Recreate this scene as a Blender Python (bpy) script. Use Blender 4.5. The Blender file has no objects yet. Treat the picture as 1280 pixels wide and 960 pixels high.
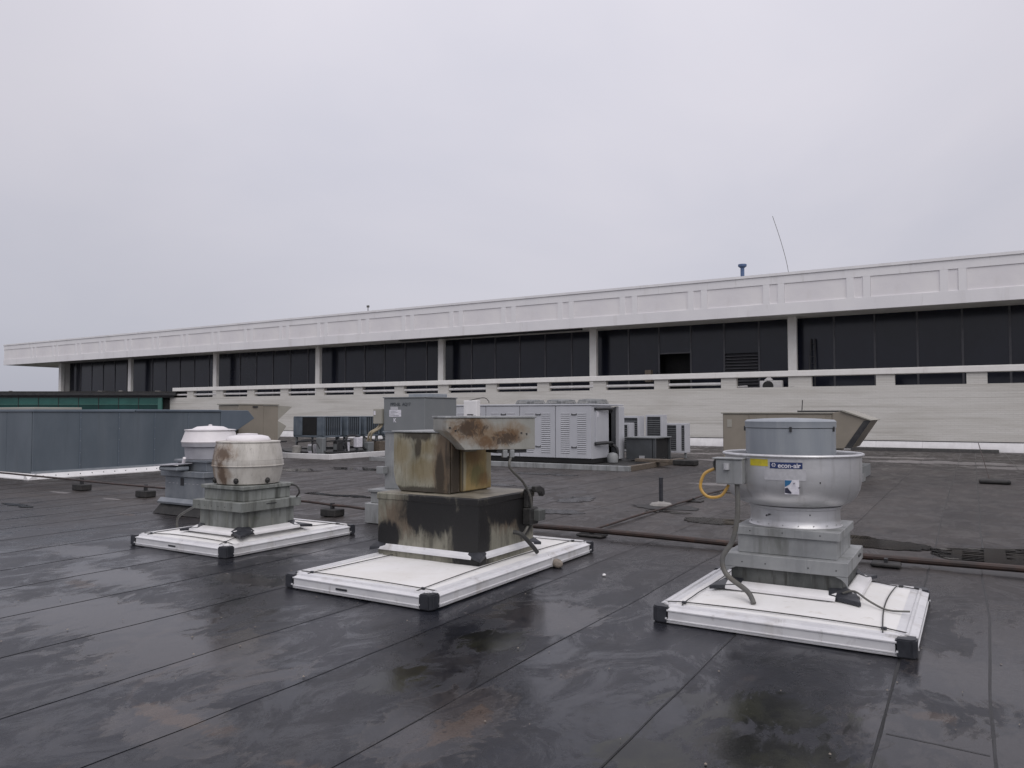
import bpy, bmesh, math, random
from mathutils import Vector, Matrix, noise
random.seed(7)
R = math.radians
S = bpy.context.scene
COL = S.collection

# ------------------------------------------------------------------ camera
cam_d = bpy.data.cameras.new('camera')
cam = bpy.data.objects.new('camera', cam_d); COL.objects.link(cam)
cam.location = (0, 0, 1.6)
cam.rotation_euler = (R(90 + 2.233), 0, R(31.2))
cam_d.sensor_width = 36.0
cam_d.lens = 949.0 / 1280 * 36
cam_d.clip_end = 5000
cam_d.clip_start = .05
S.camera = cam
S.render.resolution_x = 1024; S.render.resolution_y = 768

# ------------------------------------------------------------------ sky and sun
W = bpy.data.worlds.new('World'); S.world = W; W.use_nodes = True
wt = W.node_tree; wt.nodes.clear()
SUN_EL, SUN_AZ = 46, 132      # azimuth clockwise from +Y
def wn(t, **k):
    n = wt.nodes.new(t)
    for a, b in k.items(): setattr(n, a, b)
    return n
out = wn('ShaderNodeOutputWorld'); mixs = wn('ShaderNodeMixShader')
sky = wn('ShaderNodeTexSky', sky_type='NISHITA', sun_disc=False)
sky.sun_elevation = R(SUN_EL); sky.sun_rotation = R(SUN_AZ)
bgs = wn('ShaderNodeBackground'); bgs.inputs[1].default_value = .08
wt.links.new(sky.outputs[0], bgs.inputs[0])
tc = wn('ShaderNodeTexCoord'); sep = wn('ShaderNodeSeparateXYZ')
wt.links.new(tc.outputs['Generated'], sep.inputs[0])
ramp = wn('ShaderNodeValToRGB'); wt.links.new(sep.outputs[2], ramp.inputs[0])
cr = ramp.color_ramp
cr.elements[0].position = 0.0; cr.elements[0].color = (.43, .438, .50, 1)
cr.elements[1].position = 1.0; cr.elements[1].color = (1.06, 1.03, 1.10, 1)
e = cr.elements.new(.10); e.color = (.54, .54, .60, 1)
e = cr.elements.new(.30); e.color = (.625, .617, .68, 1)
e = cr.elements.new(.55); e.color = (.72, .705, .77, 1)
# soft unevenness of the cloud sheet, all round the sky
mp = wn('ShaderNodeMapping'); mp.inputs['Scale'].default_value = (1, 1, 1.9); mp.inputs['Rotation'].default_value = (0, 0, .6)
wt.links.new(tc.outputs['Generated'], mp.inputs[0])
nz = wn('ShaderNodeTexNoise'); nz.inputs['Scale'].default_value = 1.5; nz.inputs['Detail'].default_value = 5
nz.inputs['Roughness'].default_value = .5; nz.inputs['Distortion'].default_value = .5
wt.links.new(mp.outputs[0], nz.inputs[0])
nr = wn('ShaderNodeValToRGB'); wt.links.new(nz.outputs[0], nr.inputs[0])
nr.color_ramp.elements[0].position = .34; nr.color_ramp.elements[0].color = (.93, .938, .962, 1)
nr.color_ramp.elements[1].position = .66; nr.color_ramp.elements[1].color = (1.06, 1.045, 1.04, 1)
mul = wn('ShaderNodeMix', data_type='RGBA', blend_type='MULTIPLY'); mul.inputs[0].default_value = 1
wt.links.new(ramp.outputs[0], mul.inputs[6]); wt.links.new(nr.outputs[0], mul.inputs[7])
bgc = wn('ShaderNodeBackground'); bgc.inputs[1].default_value = 1.0
# broad thin region of the overcast, brighter than the rest
dot = wn('ShaderNodeVectorMath', operation='DOT_PRODUCT'); dot.inputs[1].default_value = Vector((-.42, .78, .46)).normalized()
wt.links.new(tc.outputs['Generated'], dot.inputs[0])
lob = wn('ShaderNodeMapRange', interpolation_type='SMOOTHERSTEP'); lob.inputs[1].default_value = .80; lob.inputs[2].default_value = 1.0
lob.inputs[3].default_value = 1.0; lob.inputs[4].default_value = 1.10
wt.links.new(dot.outputs['Value'], lob.inputs[0])
mul2 = wn('ShaderNodeVectorMath', operation='SCALE'); wt.links.new(mul.outputs[2], mul2.inputs[0]); wt.links.new(lob.outputs[0], mul2.inputs['Scale'])
wt.links.new(mul2.outputs[0], bgc.inputs[0])
mixs.inputs[0].default_value = .97
wt.links.new(bgs.outputs[0], mixs.inputs[1]); wt.links.new(bgc.outputs[0], mixs.inputs[2])
wt.links.new(mixs.outputs[0], out.inputs[0])

sun_d = bpy.data.lights.new('sun', 'SUN'); sun_d.energy = 1.0; sun_d.angle = R(45); sun_d.color = (1, .96, .92)
sun = bpy.data.objects.new('sun', sun_d); COL.objects.link(sun)
az = R(SUN_AZ); el = R(SUN_EL)
sdir = Vector((math.sin(az) * math.cos(el), math.cos(az) * math.cos(el), math.sin(el)))
sun.rotation_euler = sdir.to_track_quat('Z', 'Y').to_euler()
sun.location = (5, -8, 12)
S.view_settings.view_transform = 'Standard'; S.view_settings.look = 'None'
S.view_settings.exposure = 0.0; S.view_settings.gamma = 1; S.view_settings.use_curve_mapping = False

# ------------------------------------------------------------------ materials
def newmat(name):
    m = bpy.data.materials.new(name); m.use_nodes = True
    return m, m.node_tree, m.node_tree.nodes['Principled BSDF']
def nn(t, typ, **k):
    n = t.nodes.new(typ)
    for a, b in k.items(): setattr(n, a, b)
    return n
def noise_mask(t, scale, stretch=(1, 1, 1), lo=.45, hi=.6, detail=6, rough=.6, dist=.3, off=None, coord=None):
    tcn = nn(t, 'ShaderNodeTexCoord'); mpn = nn(t, 'ShaderNodeMapping')
    mpn.inputs['Scale'].default_value = stretch
    if off: mpn.inputs['Location'].default_value = off
    t.links.new(coord or tcn.outputs['Object'], mpn.inputs[0])
    n = nn(t, 'ShaderNodeTexNoise'); n.inputs['Scale'].default_value = scale
    n.inputs['Detail'].default_value = detail; n.inputs['Roughness'].default_value = rough; n.inputs['Distortion'].default_value = dist
    t.links.new(mpn.outputs[0], n.inputs[0])
    r = nn(t, 'ShaderNodeMapRange'); r.inputs[1].default_value = lo; r.inputs[2].default_value = hi
    t.links.new(n.outputs[0], r.inputs[0])
    return r.outputs[0]
def spot_field(t, spots):
    """soft bumps: 1 at a spot's centre, 0 at its radius; spots = (cx, cy, cz, rx, ry, rz)"""
    tcn = nn(t, 'ShaderNodeTexCoord'); cur = None
    for (a, b, c, ra, rb, rc) in spots:
        v = nn(t, 'ShaderNodeVectorMath', operation='SUBTRACT'); t.links.new(tcn.outputs['Object'], v.inputs[0]); v.inputs[1].default_value = (a, b, c)
        w = nn(t, 'ShaderNodeVectorMath', operation='DIVIDE'); t.links.new(v.outputs[0], w.inputs[0]); w.inputs[1].default_value = (ra, rb, rc)
        l = nn(t, 'ShaderNodeVectorMath', operation='LENGTH'); t.links.new(w.outputs[0], l.inputs[0])
        m = nn(t, 'ShaderNodeMath', operation='SUBTRACT'); m.inputs[0].default_value = 1; t.links.new(l.outputs['Value'], m.inputs[1])
        if cur is None: cur = m.outputs[0]
        else:
            x = nn(t, 'ShaderNodeMath', operation='MAXIMUM'); t.links.new(cur, x.inputs[0]); t.links.new(m.outputs[0], x.inputs[1]); cur = x.outputs[0]
    x = nn(t, 'ShaderNodeMath', operation='MAXIMUM'); t.links.new(cur, x.inputs[0]); x.inputs[1].default_value = -.6
    return x.outputs[0]
def spot_mask(t, spots, scale, amp=1.6, lo=.0, hi=.12, stretch=(1, 1, 1), dist=.8, off=(0, 0, 0), rough=.66):
    f = spot_field(t, spots); k = noise_mask(t, scale, stretch, 0, 1, detail=10, rough=rough, dist=dist, off=off)
    v = fmath(t, 'ADD', f, fmath(t, 'MULTIPLY', fmath(t, 'SUBTRACT', k, .5), amp * 2))
    r = nn(t, 'ShaderNodeMapRange'); r.inputs[1].default_value = lo; r.inputs[2].default_value = hi; t.links.new(v, r.inputs[0])
    return r.outputs[0]
def cmix(t, a, b, fac, mode='MIX'):
    m = nn(t, 'ShaderNodeMix', data_type='RGBA', blend_type=mode)
    for i, v in ((6, a), (7, b)):
        if isinstance(v, tuple): m.inputs[i].default_value = (*v, 1)
        else: t.links.new(v, m.inputs[i])
    if isinstance(fac, (int, float)): m.inputs[0].default_value = fac
    else: t.links.new(fac, m.inputs[0])
    return m.outputs[2]
def fmath(t, op, a, b=None, clamp=False):
    m = nn(t, 'ShaderNodeMath', operation=op, use_clamp=clamp)
    for i, v in ((0, a), (1, b)):
        if v is None: continue
        if isinstance(v, (int, float)): m.inputs[i].default_value = v
        else: t.links.new(v, m.inputs[i])
    return m.outputs[0]
def surf(name, c1, c2, scale=4, stretch=(1, 1, 1), lo=.4, hi=.65, rough=.5, rough2=None, metal=0, bump=.1, bscale=60,
         bstretch=(1, 1, 1), layers=(), spec=.5):
    """two-tone weathered surface; layers = (colour, scale, stretch, lo, hi, amount)"""
    m, t, p = newmat(name)
    k = noise_mask(t, scale, stretch, lo, hi)
    c = cmix(t, c1, c2, k)
    for i, (lc, ls, lst, llo, lhi, amt) in enumerate(layers):
        k2 = noise_mask(t, ls, lst, llo, lhi, off=(3.1 * i + 1.7, 5.3, 2.2 + i))
        c = cmix(t, c, lc, fmath(t, 'MULTIPLY', k2, amt))
    t.links.new(c, p.inputs['Base Color'])
    p.inputs['Metallic'].default_value = metal
    p.inputs['Specular IOR Level'].default_value = spec
    if rough2 is None: p.inputs['Roughness'].default_value = rough
    else:
        mr = nn(t, 'ShaderNodeMapRange'); mr.inputs[3].default_value = rough; mr.inputs[4].default_value = rough2
        t.links.new(k, mr.inputs[0]); t.links.new(mr.outputs[0], p.inputs['Roughness'])
    if bump:
        b = nn(t, 'ShaderNodeBump'); b.inputs['Strength'].default_value = bump; b.inputs['Distance'].default_value = .01
        h = noise_mask(t, bscale, bstretch, 0, 1, detail=3)
        t.links.new(h, b.inputs['Height']); t.links.new(b.outputs[0], p.inputs['Normal'])
    return m

M = {}
DIRT = (.10, .085, .065)
M['white_paint'] = surf('white_paint', (.86, .85, .86), (.80, .79, .81), .5, (1, 1, .6), rough=.55, bump=.05, bscale=20,
                        layers=[((.55, .53, .50), 1.3, (1, 1, .12), .56, .78, .5), ((.45, .43, .40), 4, (1, 1, .10), .62, .76, .35)])
M['fascia_infill'] = surf('fascia_infill', (.86, .84, .845), (.80, .78, .80), .6, rough=.6, bump=.04, bscale=25,
                          layers=[((.62, .58, .55), 1.5, (1, 1, .2), .6, .8, .35)])
M['soffit_paint'] = surf('soffit_paint', (.74, .73, .70), (.66, .65, .62), .8, rough=.7)
M['column_paint'] = surf('column_paint', (.86, .85, .82), (.80, .78, .75), 2, rough=.6, layers=[(DIRT, 3, (1, 1, .2), .62, .85, .4)])
M['white_metal'] = surf('white_metal', (.82, .81, .81), (.72, .71, .71), 3, (1, 1, 1), rough=.35, bump=.03,
                        layers=[((.45, .41, .36), 2.2, (1, 1, .3), .62, .8, .4)])
M['rail_metal'] = surf('rail_metal', (.70, .70, .71), (.62, .62, .64), 5, (1, 1, 3), rough=.38, bump=.02, metal=.0,
                       layers=[((.34, .31, .27), 5, (1, 1, .4), .54, .74, .5), ((.20, .18, .16), 11, (1, 1, .4), .62, .74, .5)])
M['fabric'] = surf('filter_fabric', (.80, .795, .785), (.765, .755, .735), 2.5, rough=.85, bump=.25, bscale=180,
                   layers=[((.63, .60, .54), 1.8, (1, 1, 1), .50, .75, .45), ((.40, .35, .27), 9, (1, 1, 1), .62, .76, .4), ((.25, .22, .18), 40, (1, 1, 1), .70, .74, .4)])
M['black_plastic'] = surf('black_plastic', (.022, .024, .03), (.04, .042, .05), 12, rough=.42, bump=.1)
M['black_rubber'] = surf('black_rubber', (.018, .018, .018), (.04, .038, .036), 9, rough=.7, bump=.4, bscale=50)
M['cord'] = surf('cord', (.03, .03, .03), (.055, .055, .05), 20, rough=.6)
M['grey_conduit'] = surf('grey_conduit', (.10, .10, .095), (.14, .135, .12), 8, rough=.5, layers=[(DIRT, 14, (1, 1, 1), .5, .7, .5)])
M['beige_conduit'] = surf('beige_conduit', (.42, .36, .25), (.33, .28, .19), 8, rough=.5)
M['yellow_conduit'] = surf('yellow_conduit', (.58, .34, .07), (.45, .28, .08), 8, rough=.45)
M['galvanised'] = surf('galvanised', (.37, .38, .38), (.27, .28, .285), 3, (1, 1, .7), rough=.5, rough2=.62, metal=.35, bump=.08, bscale=30,
                       layers=[((.12, .125, .11), 3.0, (2.2, 2.2, .35), .52, .72, .7), ((.50, .51, .50), 5, (3, 3, .3), .60, .75, .4)])
M['galv_blue'] = surf('galvanised_bright', (.20, .22, .245), (.28, .30, .32), 3, (1, 1, .7), rough=.42, metal=.4, bump=.08, bscale=30,
                      layers=[((.14, .15, .17), 3.5, (1, 1, .5), .55, .75, .6)])
M['galv_stained'] = surf('galvanised_stained', (.27, .285, .27), (.18, .19, .175), 3.5, (1, 1, .5), rough=.6, metal=.15, bump=.15, bscale=30,
                         layers=[((.055, .058, .05), 3.2, (2.6, 2.6, .3), .47, .68, .85), ((.38, .38, .32), 4, (4, 4, .4), .58, .75, .5),
                                 ((.10, .12, .06), 2.5, (1, 1, 1), .58, .75, .4)])
M['curb_dark'] = surf('curb_dark', (.12, .125, .12), (.055, .06, .058), 3.2, (1.2, 1.2, .8), rough=.6, metal=.2, bump=.2, bscale=30,
                      layers=[((.27, .28, .26), 5, (2.4, 2.4, .35), .55, .75, .65), ((.035, .035, .03), 7, (3, 3, .5), .55, .7, .8)])
M['aluminium'] = surf('spun_aluminium', (.66, .66, .67), (.56, .565, .575), 2.2, (1, 1, 2.5), rough=.40, rough2=.48, metal=.70, bump=.06, bscale=7,
                      bstretch=(.5, .5, 7), layers=[((.42, .42, .42), 3, (1.2, 1.2, 1), .5, .75, .5), ((.33, .325, .31), 6, (2.2, 2.2, .25), .54, .76, .6), ((.16, .15, .13), 38, (1, 1, 1), .74, .78, .8)])
M['cap_grey'] = surf('cap_grey_paint', (.30, .325, .35), (.25, .275, .305), 3, (2.5, 2.5, .3), rough=.45, metal=.1, bump=.03,
                     layers=[((.40, .42, .44), 6, (3, 3, .2), .58, .75, .5)])
M['dome_white'] = surf('dome_white', (.80, .77, .78), (.70, .67, .68), 3, (1, 1, .5), rough=.45, bump=.03,
                       layers=[((.50, .46, .44), 4, (1, 1, 1.6), .6, .8, .4)])
M['dome_grey'] = surf('dome_grey', (.42, .42, .45), (.34, .34, .37), 3, (1, 1, .5), rough=.5, metal=.2, bump=.03,
                      layers=[((.22, .2, .2), 4, (1, 1, 1.6), .6, .8, .4)])
M['duct_blue'] = surf('duct_blue_grey', (.135, .165, .20), (.11, .138, .17), .9, (1, 1, .6), rough=.42, metal=.15, bump=.03, bscale=6,
                      layers=[((.17, .20, .23), 1.6, (1.4, 1.4, .15), .5, .8, .4)])
M['duct_panel'] = surf('duct_panel', (.140, .168, .195), (.112, .138, .163), .9, (1, 1, .6), rough=.40, metal=.2, bump=.55, bscale=1.6, bstretch=(1, 1, .7), layers=[((.18, .205, .225), 1.6, (1.4, 1.4, .12), .5, .8, .5), ((.075, .085, .095), 2.4, (3, 3, .2), .58, .78, .4)])
M['beige'] = surf('beige_enamel', (.28, .25, .205), (.24, .215, .175), 1.2, rough=.55, bump=.04,
                  layers=[((.16, .14, .11), 2, (2, 2, .2), .6, .8, .5)])
M['beige_light'] = surf('beige_enamel_light', (.36, .345, .30), (.31, .30, .26), 1.2, rough=.5, bump=.04)
M['grey_box'] = surf('grey_box', (.21, .222, .228), (.185, .198, .205), 2, rough=.5, metal=.1, bump=.03,
                     layers=[((.26, .26, .24), 3, (2, 2, .2), .58, .8, .4)])
M['chiller'] = surf('chiller_enamel', (.52, .53, .56), (.46, .47, .50), 1.2, (1, 1, .5), rough=.45, bump=.02,
                    layers=[((.28, .27, .27), 2, (2, 2, .2), .62, .82, .4)])
M['condenser'] = surf('condenser_enamel', (.15, .18, .21), (.10, .125, .155), 3, rough=.5, metal=.2, bump=.05,
                      layers=[((.22, .25, .28), 4, (1, 1, .4), .58, .75, .5)])
M['coil'] = surf('coil_fins', (.016, .018, .022), (.035, .038, .042), 6, (1, 1, .2), rough=.6, bump=.3, bscale=90, bstretch=(1, 1, .1))
M['dark_void'] = surf('dark_void', (.008, .008, .009), (.014, .014, .014), 4, rough=.8)
M['dark_steel'] = surf('dark_steel', (.035, .036, .04), (.06, .06, .06), 6, rough=.5, metal=.3)
M['small_unit'] = surf('small_unit_enamel', (.075, .082, .09), (.06, .065, .07), 3, rough=.5)
M['rust_pipe'] = surf('rusty_pipe', (.050, .030, .024), (.028, .022, .020), 6, (1, 1, 1), rough=.55, bump=.3, bscale=60,
                      layers=[((.10, .05, .03), 9, (1, 1, 1), .58, .7, .5)])
M['wood'] = surf('wet_timber', (.16, .13, .10), (.09, .075, .06), 5, (1, 6, 6), rough=.7, bump=.4, bscale=30)
M['concrete'] = surf('concrete_pad', (.32, .31, .29), (.22, .21, .20), 4, rough=.8, bump=.3, bscale=40)
M['mullion'] = surf('mullion', (.10, .10, .11), (.08, .08, .088), 3, rough=.45, metal=.3)
M['paper_white'] = surf('label_white', (.74, .73, .77), (.55, .54, .60), 22, rough=.4, bump=0)
M['silver_label'] = surf('label_silver', (.50, .50, .52), (.58, .58, .60), 30, rough=.35, metal=.3, bump=0)
M['label_blue'] = surf('label_blue', (.018, .035, .12), (.025, .045, .14), 9, rough=.35, bump=0)
M['label_yellow'] = surf('label_yellow', (.62, .52, .03), (.50, .42, .04), 30, rough=.4, bump=0)
M['sticker_blue'] = surf('sticker_blue', (.02, .12, .26), (.03, .15, .3), 20, rough=.35, bump=0)
M['sticker_dark'] = surf('sticker_dark', (.02, .02, .04), (.05, .05, .08), 40, rough=.4, bump=0)
M['ink'] = surf('marker_ink', (.035, .045, .055), (.05, .06, .07), 20, rough=.6, bump=0)
M['blue_pipe'] = surf('blue_pipe', (.10, .16, .30), (.08, .13, .25), 4, rough=.45)
M['rock'] = surf('rock', (.28, .24, .20), (.16, .14, .12), 14, rough=.8, bump=.6, bscale=60)

def stained(name, base, base2, layers, rough=.5, metal=.1, streak=.6, dark=.6, speck=None, bump=.12):
    """sheet metal with runs plus stains at their own places; layers = (tone, spots, scale, amp, lo, hi, amount, stretch)"""
    m, t, p = newmat(name)
    c = cmix(t, base, base2, noise_mask(t, 2.8, (1.6, 1.6, .8), .4, .65, detail=8))
    c = cmix(t, c, tuple(v * dark for v in base2), fmath(t, 'MULTIPLY', noise_mask(t, 5, (2.6, 2.6, .4), .50, .68, detail=9, rough=.7), streak))
    c = cmix(t, c, tuple(v * dark * .6 for v in base2), fmath(t, 'MULTIPLY', noise_mask(t, 16, (2.2, 2.2, .5), .55, .68, detail=9, rough=.7, off=(3, 3, 3)), streak * .7))
    for i, (tone, spots, sc, amp, lo, hi, amt, st) in enumerate(layers):
        c = cmix(t, c, tone, fmath(t, 'MULTIPLY', spot_mask(t, spots, sc, amp, lo, hi, st, off=(2 + i, 2, 2 * i), rough=.7), amt))
    if speck: c = cmix(t, c, speck, fmath(t, 'MULTIPLY', noise_mask(t, 30, (1, 1, 1), .66, .72), .6))
    t.links.new(c, p.inputs['Base Color']); p.inputs['Roughness'].default_value = rough; p.inputs['Metallic'].default_value = metal
    b = nn(t, 'ShaderNodeBump'); b.inputs['Strength'].default_value = bump; b.inputs['Distance'].default_value = .01
    t.links.new(noise_mask(t, 25, (1, 1, 1), 0, 1), b.inputs['Height']); t.links.new(b.outputs[0], p.inputs['Normal'])
    return m
M['grease_lid'] = surf('greasy_lid', (.20, .18, .14), (.30, .275, .22), 2.6, (1, 1, 1), .42, .62, rough=.5, bump=.2, bscale=30, layers=[((.05, .042, .03), 3.0, (1, 1, 1), .50, .66, .8)])
V = (1.6, 1.6, .55)
BLK = [(.52, -.53, .42, .27, .15, .65), (.08, -.53, .62, .48, .15, .28), (-.50, -.53, .34, .20, .15, .16), (.61, .0, .66, .15, .62, .22), (.61, -.50, .4, .15, .20, .6), (.61, .35, .55, .15, .25, .3)]
M['grease_base'] = stained('greasy_base', (.27, .26, .21), (.19, .185, .145),
    [((.13, .085, .055), [(-.35, -.51, .52, .3, .2, .25), (.61, .1, .6, .2, .6, .25)], 5, 1.0, .0, .5, .7, V),
     ((.055, .048, .036), BLK, 4, .9, -.25, .45, .85, V), ((.009, .009, .010), BLK, 5, .75, .05, .28, .95, V)], rough=.5, streak=.85, dark=.4, bump=.25)
M['grease_house'] = stained('greasy_housing', (.35, .335, .27), (.25, .24, .18),
    [((.20, .15, .062), [(-.15, -.39, 1.02, .30, .2, .17), (-.45, -.39, 1.2, .18, .2, .18), (-.1, -.39, 1.25, .2, .2, .12)], 5, 1.0, -.1, .6, .6, V),
     ((.13, .085, .05), [(.12, -.39, 1.10, .17, .2, .55), (.18, -.28, 1.05, .12, .18, .6)], 5, .8, .0, .5, .85, (1.8, 1.8, .4)),
     ((.035, .028, .020), [(.17, -.30, 1.0, .10, .12, .5), (-.24, -.39, 1.38, .26, .2, .07), (-.22, -.39, 1.26, .05, .2, .16), (.06, -.39, .95, .07, .2, .3), (-.2, -.39, .80, .5, .2, .05)], 7, .9, .0, .4, .85, (1.8, 1.8, .4))],
    rough=.55, streak=.8, dark=.5, bump=.2)
M['grease_panel'] = stained('greasy_ochre_panel', (.42, .31, .13), (.31, .225, .095),
    [((.42, .40, .30), [(.19, -.17, 1.03, .1, .05, .3), (.2, .33, 1.1, .1, .1, .3)], 6, .7, .0, .4, .7, (2, 2, .3)),
     ((.15, .15, .06), [(.2, .1, .95, .1, .2, .14)], 6, 1, 0, .5, .7, V),
     ((.20, .10, .035), [(.2, .0, 1.15, .1, .25, .12), (.2, .2, .9, .1, .16, .1)], 6, 1, .1, .6, .6, V),
     ((.04, .03, .02), [(.19, -.21, 1.0, .1, .035, .5)], 6, .6, 0, .3, .8, V)], rough=.5, streak=.5, dark=.5)
M['rusty_cover'] = stained('rusty_cover', (.36, .355, .325), (.30, .30, .27),
    [((.22, .15, .085), [(.42, -.38, 1.44, .26, .30, .18), (.55, -.15, 1.37, .26, .3, .16), (.66, .02, 1.40, .16, .2, .13)], 5, 1.3, -.1, .7, .85, (1, 1, .8)),
     ((.13, .070, .030), [(.42, -.38, 1.46, .20, .25, .13), (.50, -.22, 1.31, .2, .2, .09), (.62, -.02, 1.36, .18, .22, .11)], 9, 1.5, .05, .6, .85, (1, 1, .8)),
     ((.045, .03, .02), [(.42, -.36, 1.45, .2, .25, .12), (.60, -.04, 1.34, .2, .2, .1)], 16, 1.7, .3, .6, .75, (1, 1, .8))], rough=.5, streak=.3, dark=.75)
M['dome_stained'] = stained('dome_stained', (.60, .575, .53), (.47, .445, .40),
    [((.26, .19, .13), [(-.26, -.30, 1.10, .24, .25, .26), (-.02, -.40, 1.13, .26, .2, .15), (.02, -.38, .88, .16, .2, .26), (-.2, -.33, .9, .15, .3, .3)], 6, 1.2, -.1, .7, .85, (1, 1, .8)),
     ((.10, .062, .04), [(-.24, -.32, 1.10, .18, .25, .22), (.0, -.40, 1.12, .18, .2, .12), (.02, -.38, .88, .08, .2, .22)], 11, 1.5, .1, .6, .75, (1, 1, .8))],
    rough=.55, streak=.5, dark=.65, speck=(.10, .08, .07))

# painted brick of the lower wall: real courses are two pixels high here, so relief only
def brick_mat():
    m, t, p = newmat('painted_brick')
    tcn = nn(t, 'ShaderNodeTexCoord'); s = nn(t, 'ShaderNodeSeparateXYZ'); cb = nn(t, 'ShaderNodeCombineXYZ')
    t.links.new(tcn.outputs['Object'], s.inputs[0]); t.links.new(s.outputs[0], cb.inputs[0]); t.links.new(s.outputs[2], cb.inputs[1])
    br = nn(t, 'ShaderNodeTexBrick'); t.links.new(cb.outputs[0], br.inputs[0])
    br.inputs['Scale'].default_value = 1; br.inputs['Brick Width'].default_value = .30; br.inputs['Row Height'].default_value = .078
    br.inputs['Mortar Size'].default_value = .008; br.inputs['Bias'].default_value = 0
    br.inputs['Color1'].default_value = (.70, .685, .645, 1); br.inputs['Color2'].default_value = (.67, .655, .615, 1); br.inputs['Mortar'].default_value = (.62, .605, .565, 1)
    c = cmix(t, br.outputs[0], (.50, .48, .43), fmath(t, 'MULTIPLY', noise_mask(t, .8, (.25, 1, 2.5), .45, .7), .7))
    c = cmix(t, c, (.36, .34, .30), fmath(t, 'MULTIPLY', noise_mask(t, 1.6, (.10, 1, 7), .54, .70), .55))
    t.links.new(c, p.inputs['Base Color']); p.inputs['Roughness'].default_value = .6
    b = nn(t, 'ShaderNodeBump'); b.inputs['Strength'].default_value = .5; b.inputs['Distance'].default_value = .012
    inv = fmath(t, 'SUBTRACT', 1.0, br.outputs[1]); t.links.new(inv, b.inputs['Height']); t.links.new(b.outputs[0], p.inputs['Normal'])
    return m
M['brick'] = brick_mat()

def glass_mat(name, c, rough=.04, var=.5):
    m, t, p = newmat(name)
    k = noise_mask(t, .5, (1, 1, 1), .35, .65)
    oi = nn(t, 'ShaderNodeObjectInfo')
    cc = cmix(t, c, tuple(v * (1 - var) for v in c), oi.outputs['Random'])
    cc = cmix(t, cc, tuple(v * 1.5 for v in c), fmath(t, 'MULTIPLY', k, .5))
    t.links.new(cc, p.inputs['Base Color']); p.inputs['Roughness'].default_value = rough
    p.inputs['IOR'].default_value = 1.45
    return m
M['glass_dark'] = glass_mat('tinted_glass', (.014, .016, .026), .16, .35)
M['glass_teal'] = glass_mat('teal_glass', (.030, .115, .10), .12, .3)
M['glass_teal_dark'] = glass_mat('teal_glass_dark', (.006, .05, .045), .12, .4)
M['teal_metal'] = surf('teal_metal', (.06, .17, .145), (.05, .14, .12), 4, rough=.45)

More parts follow.
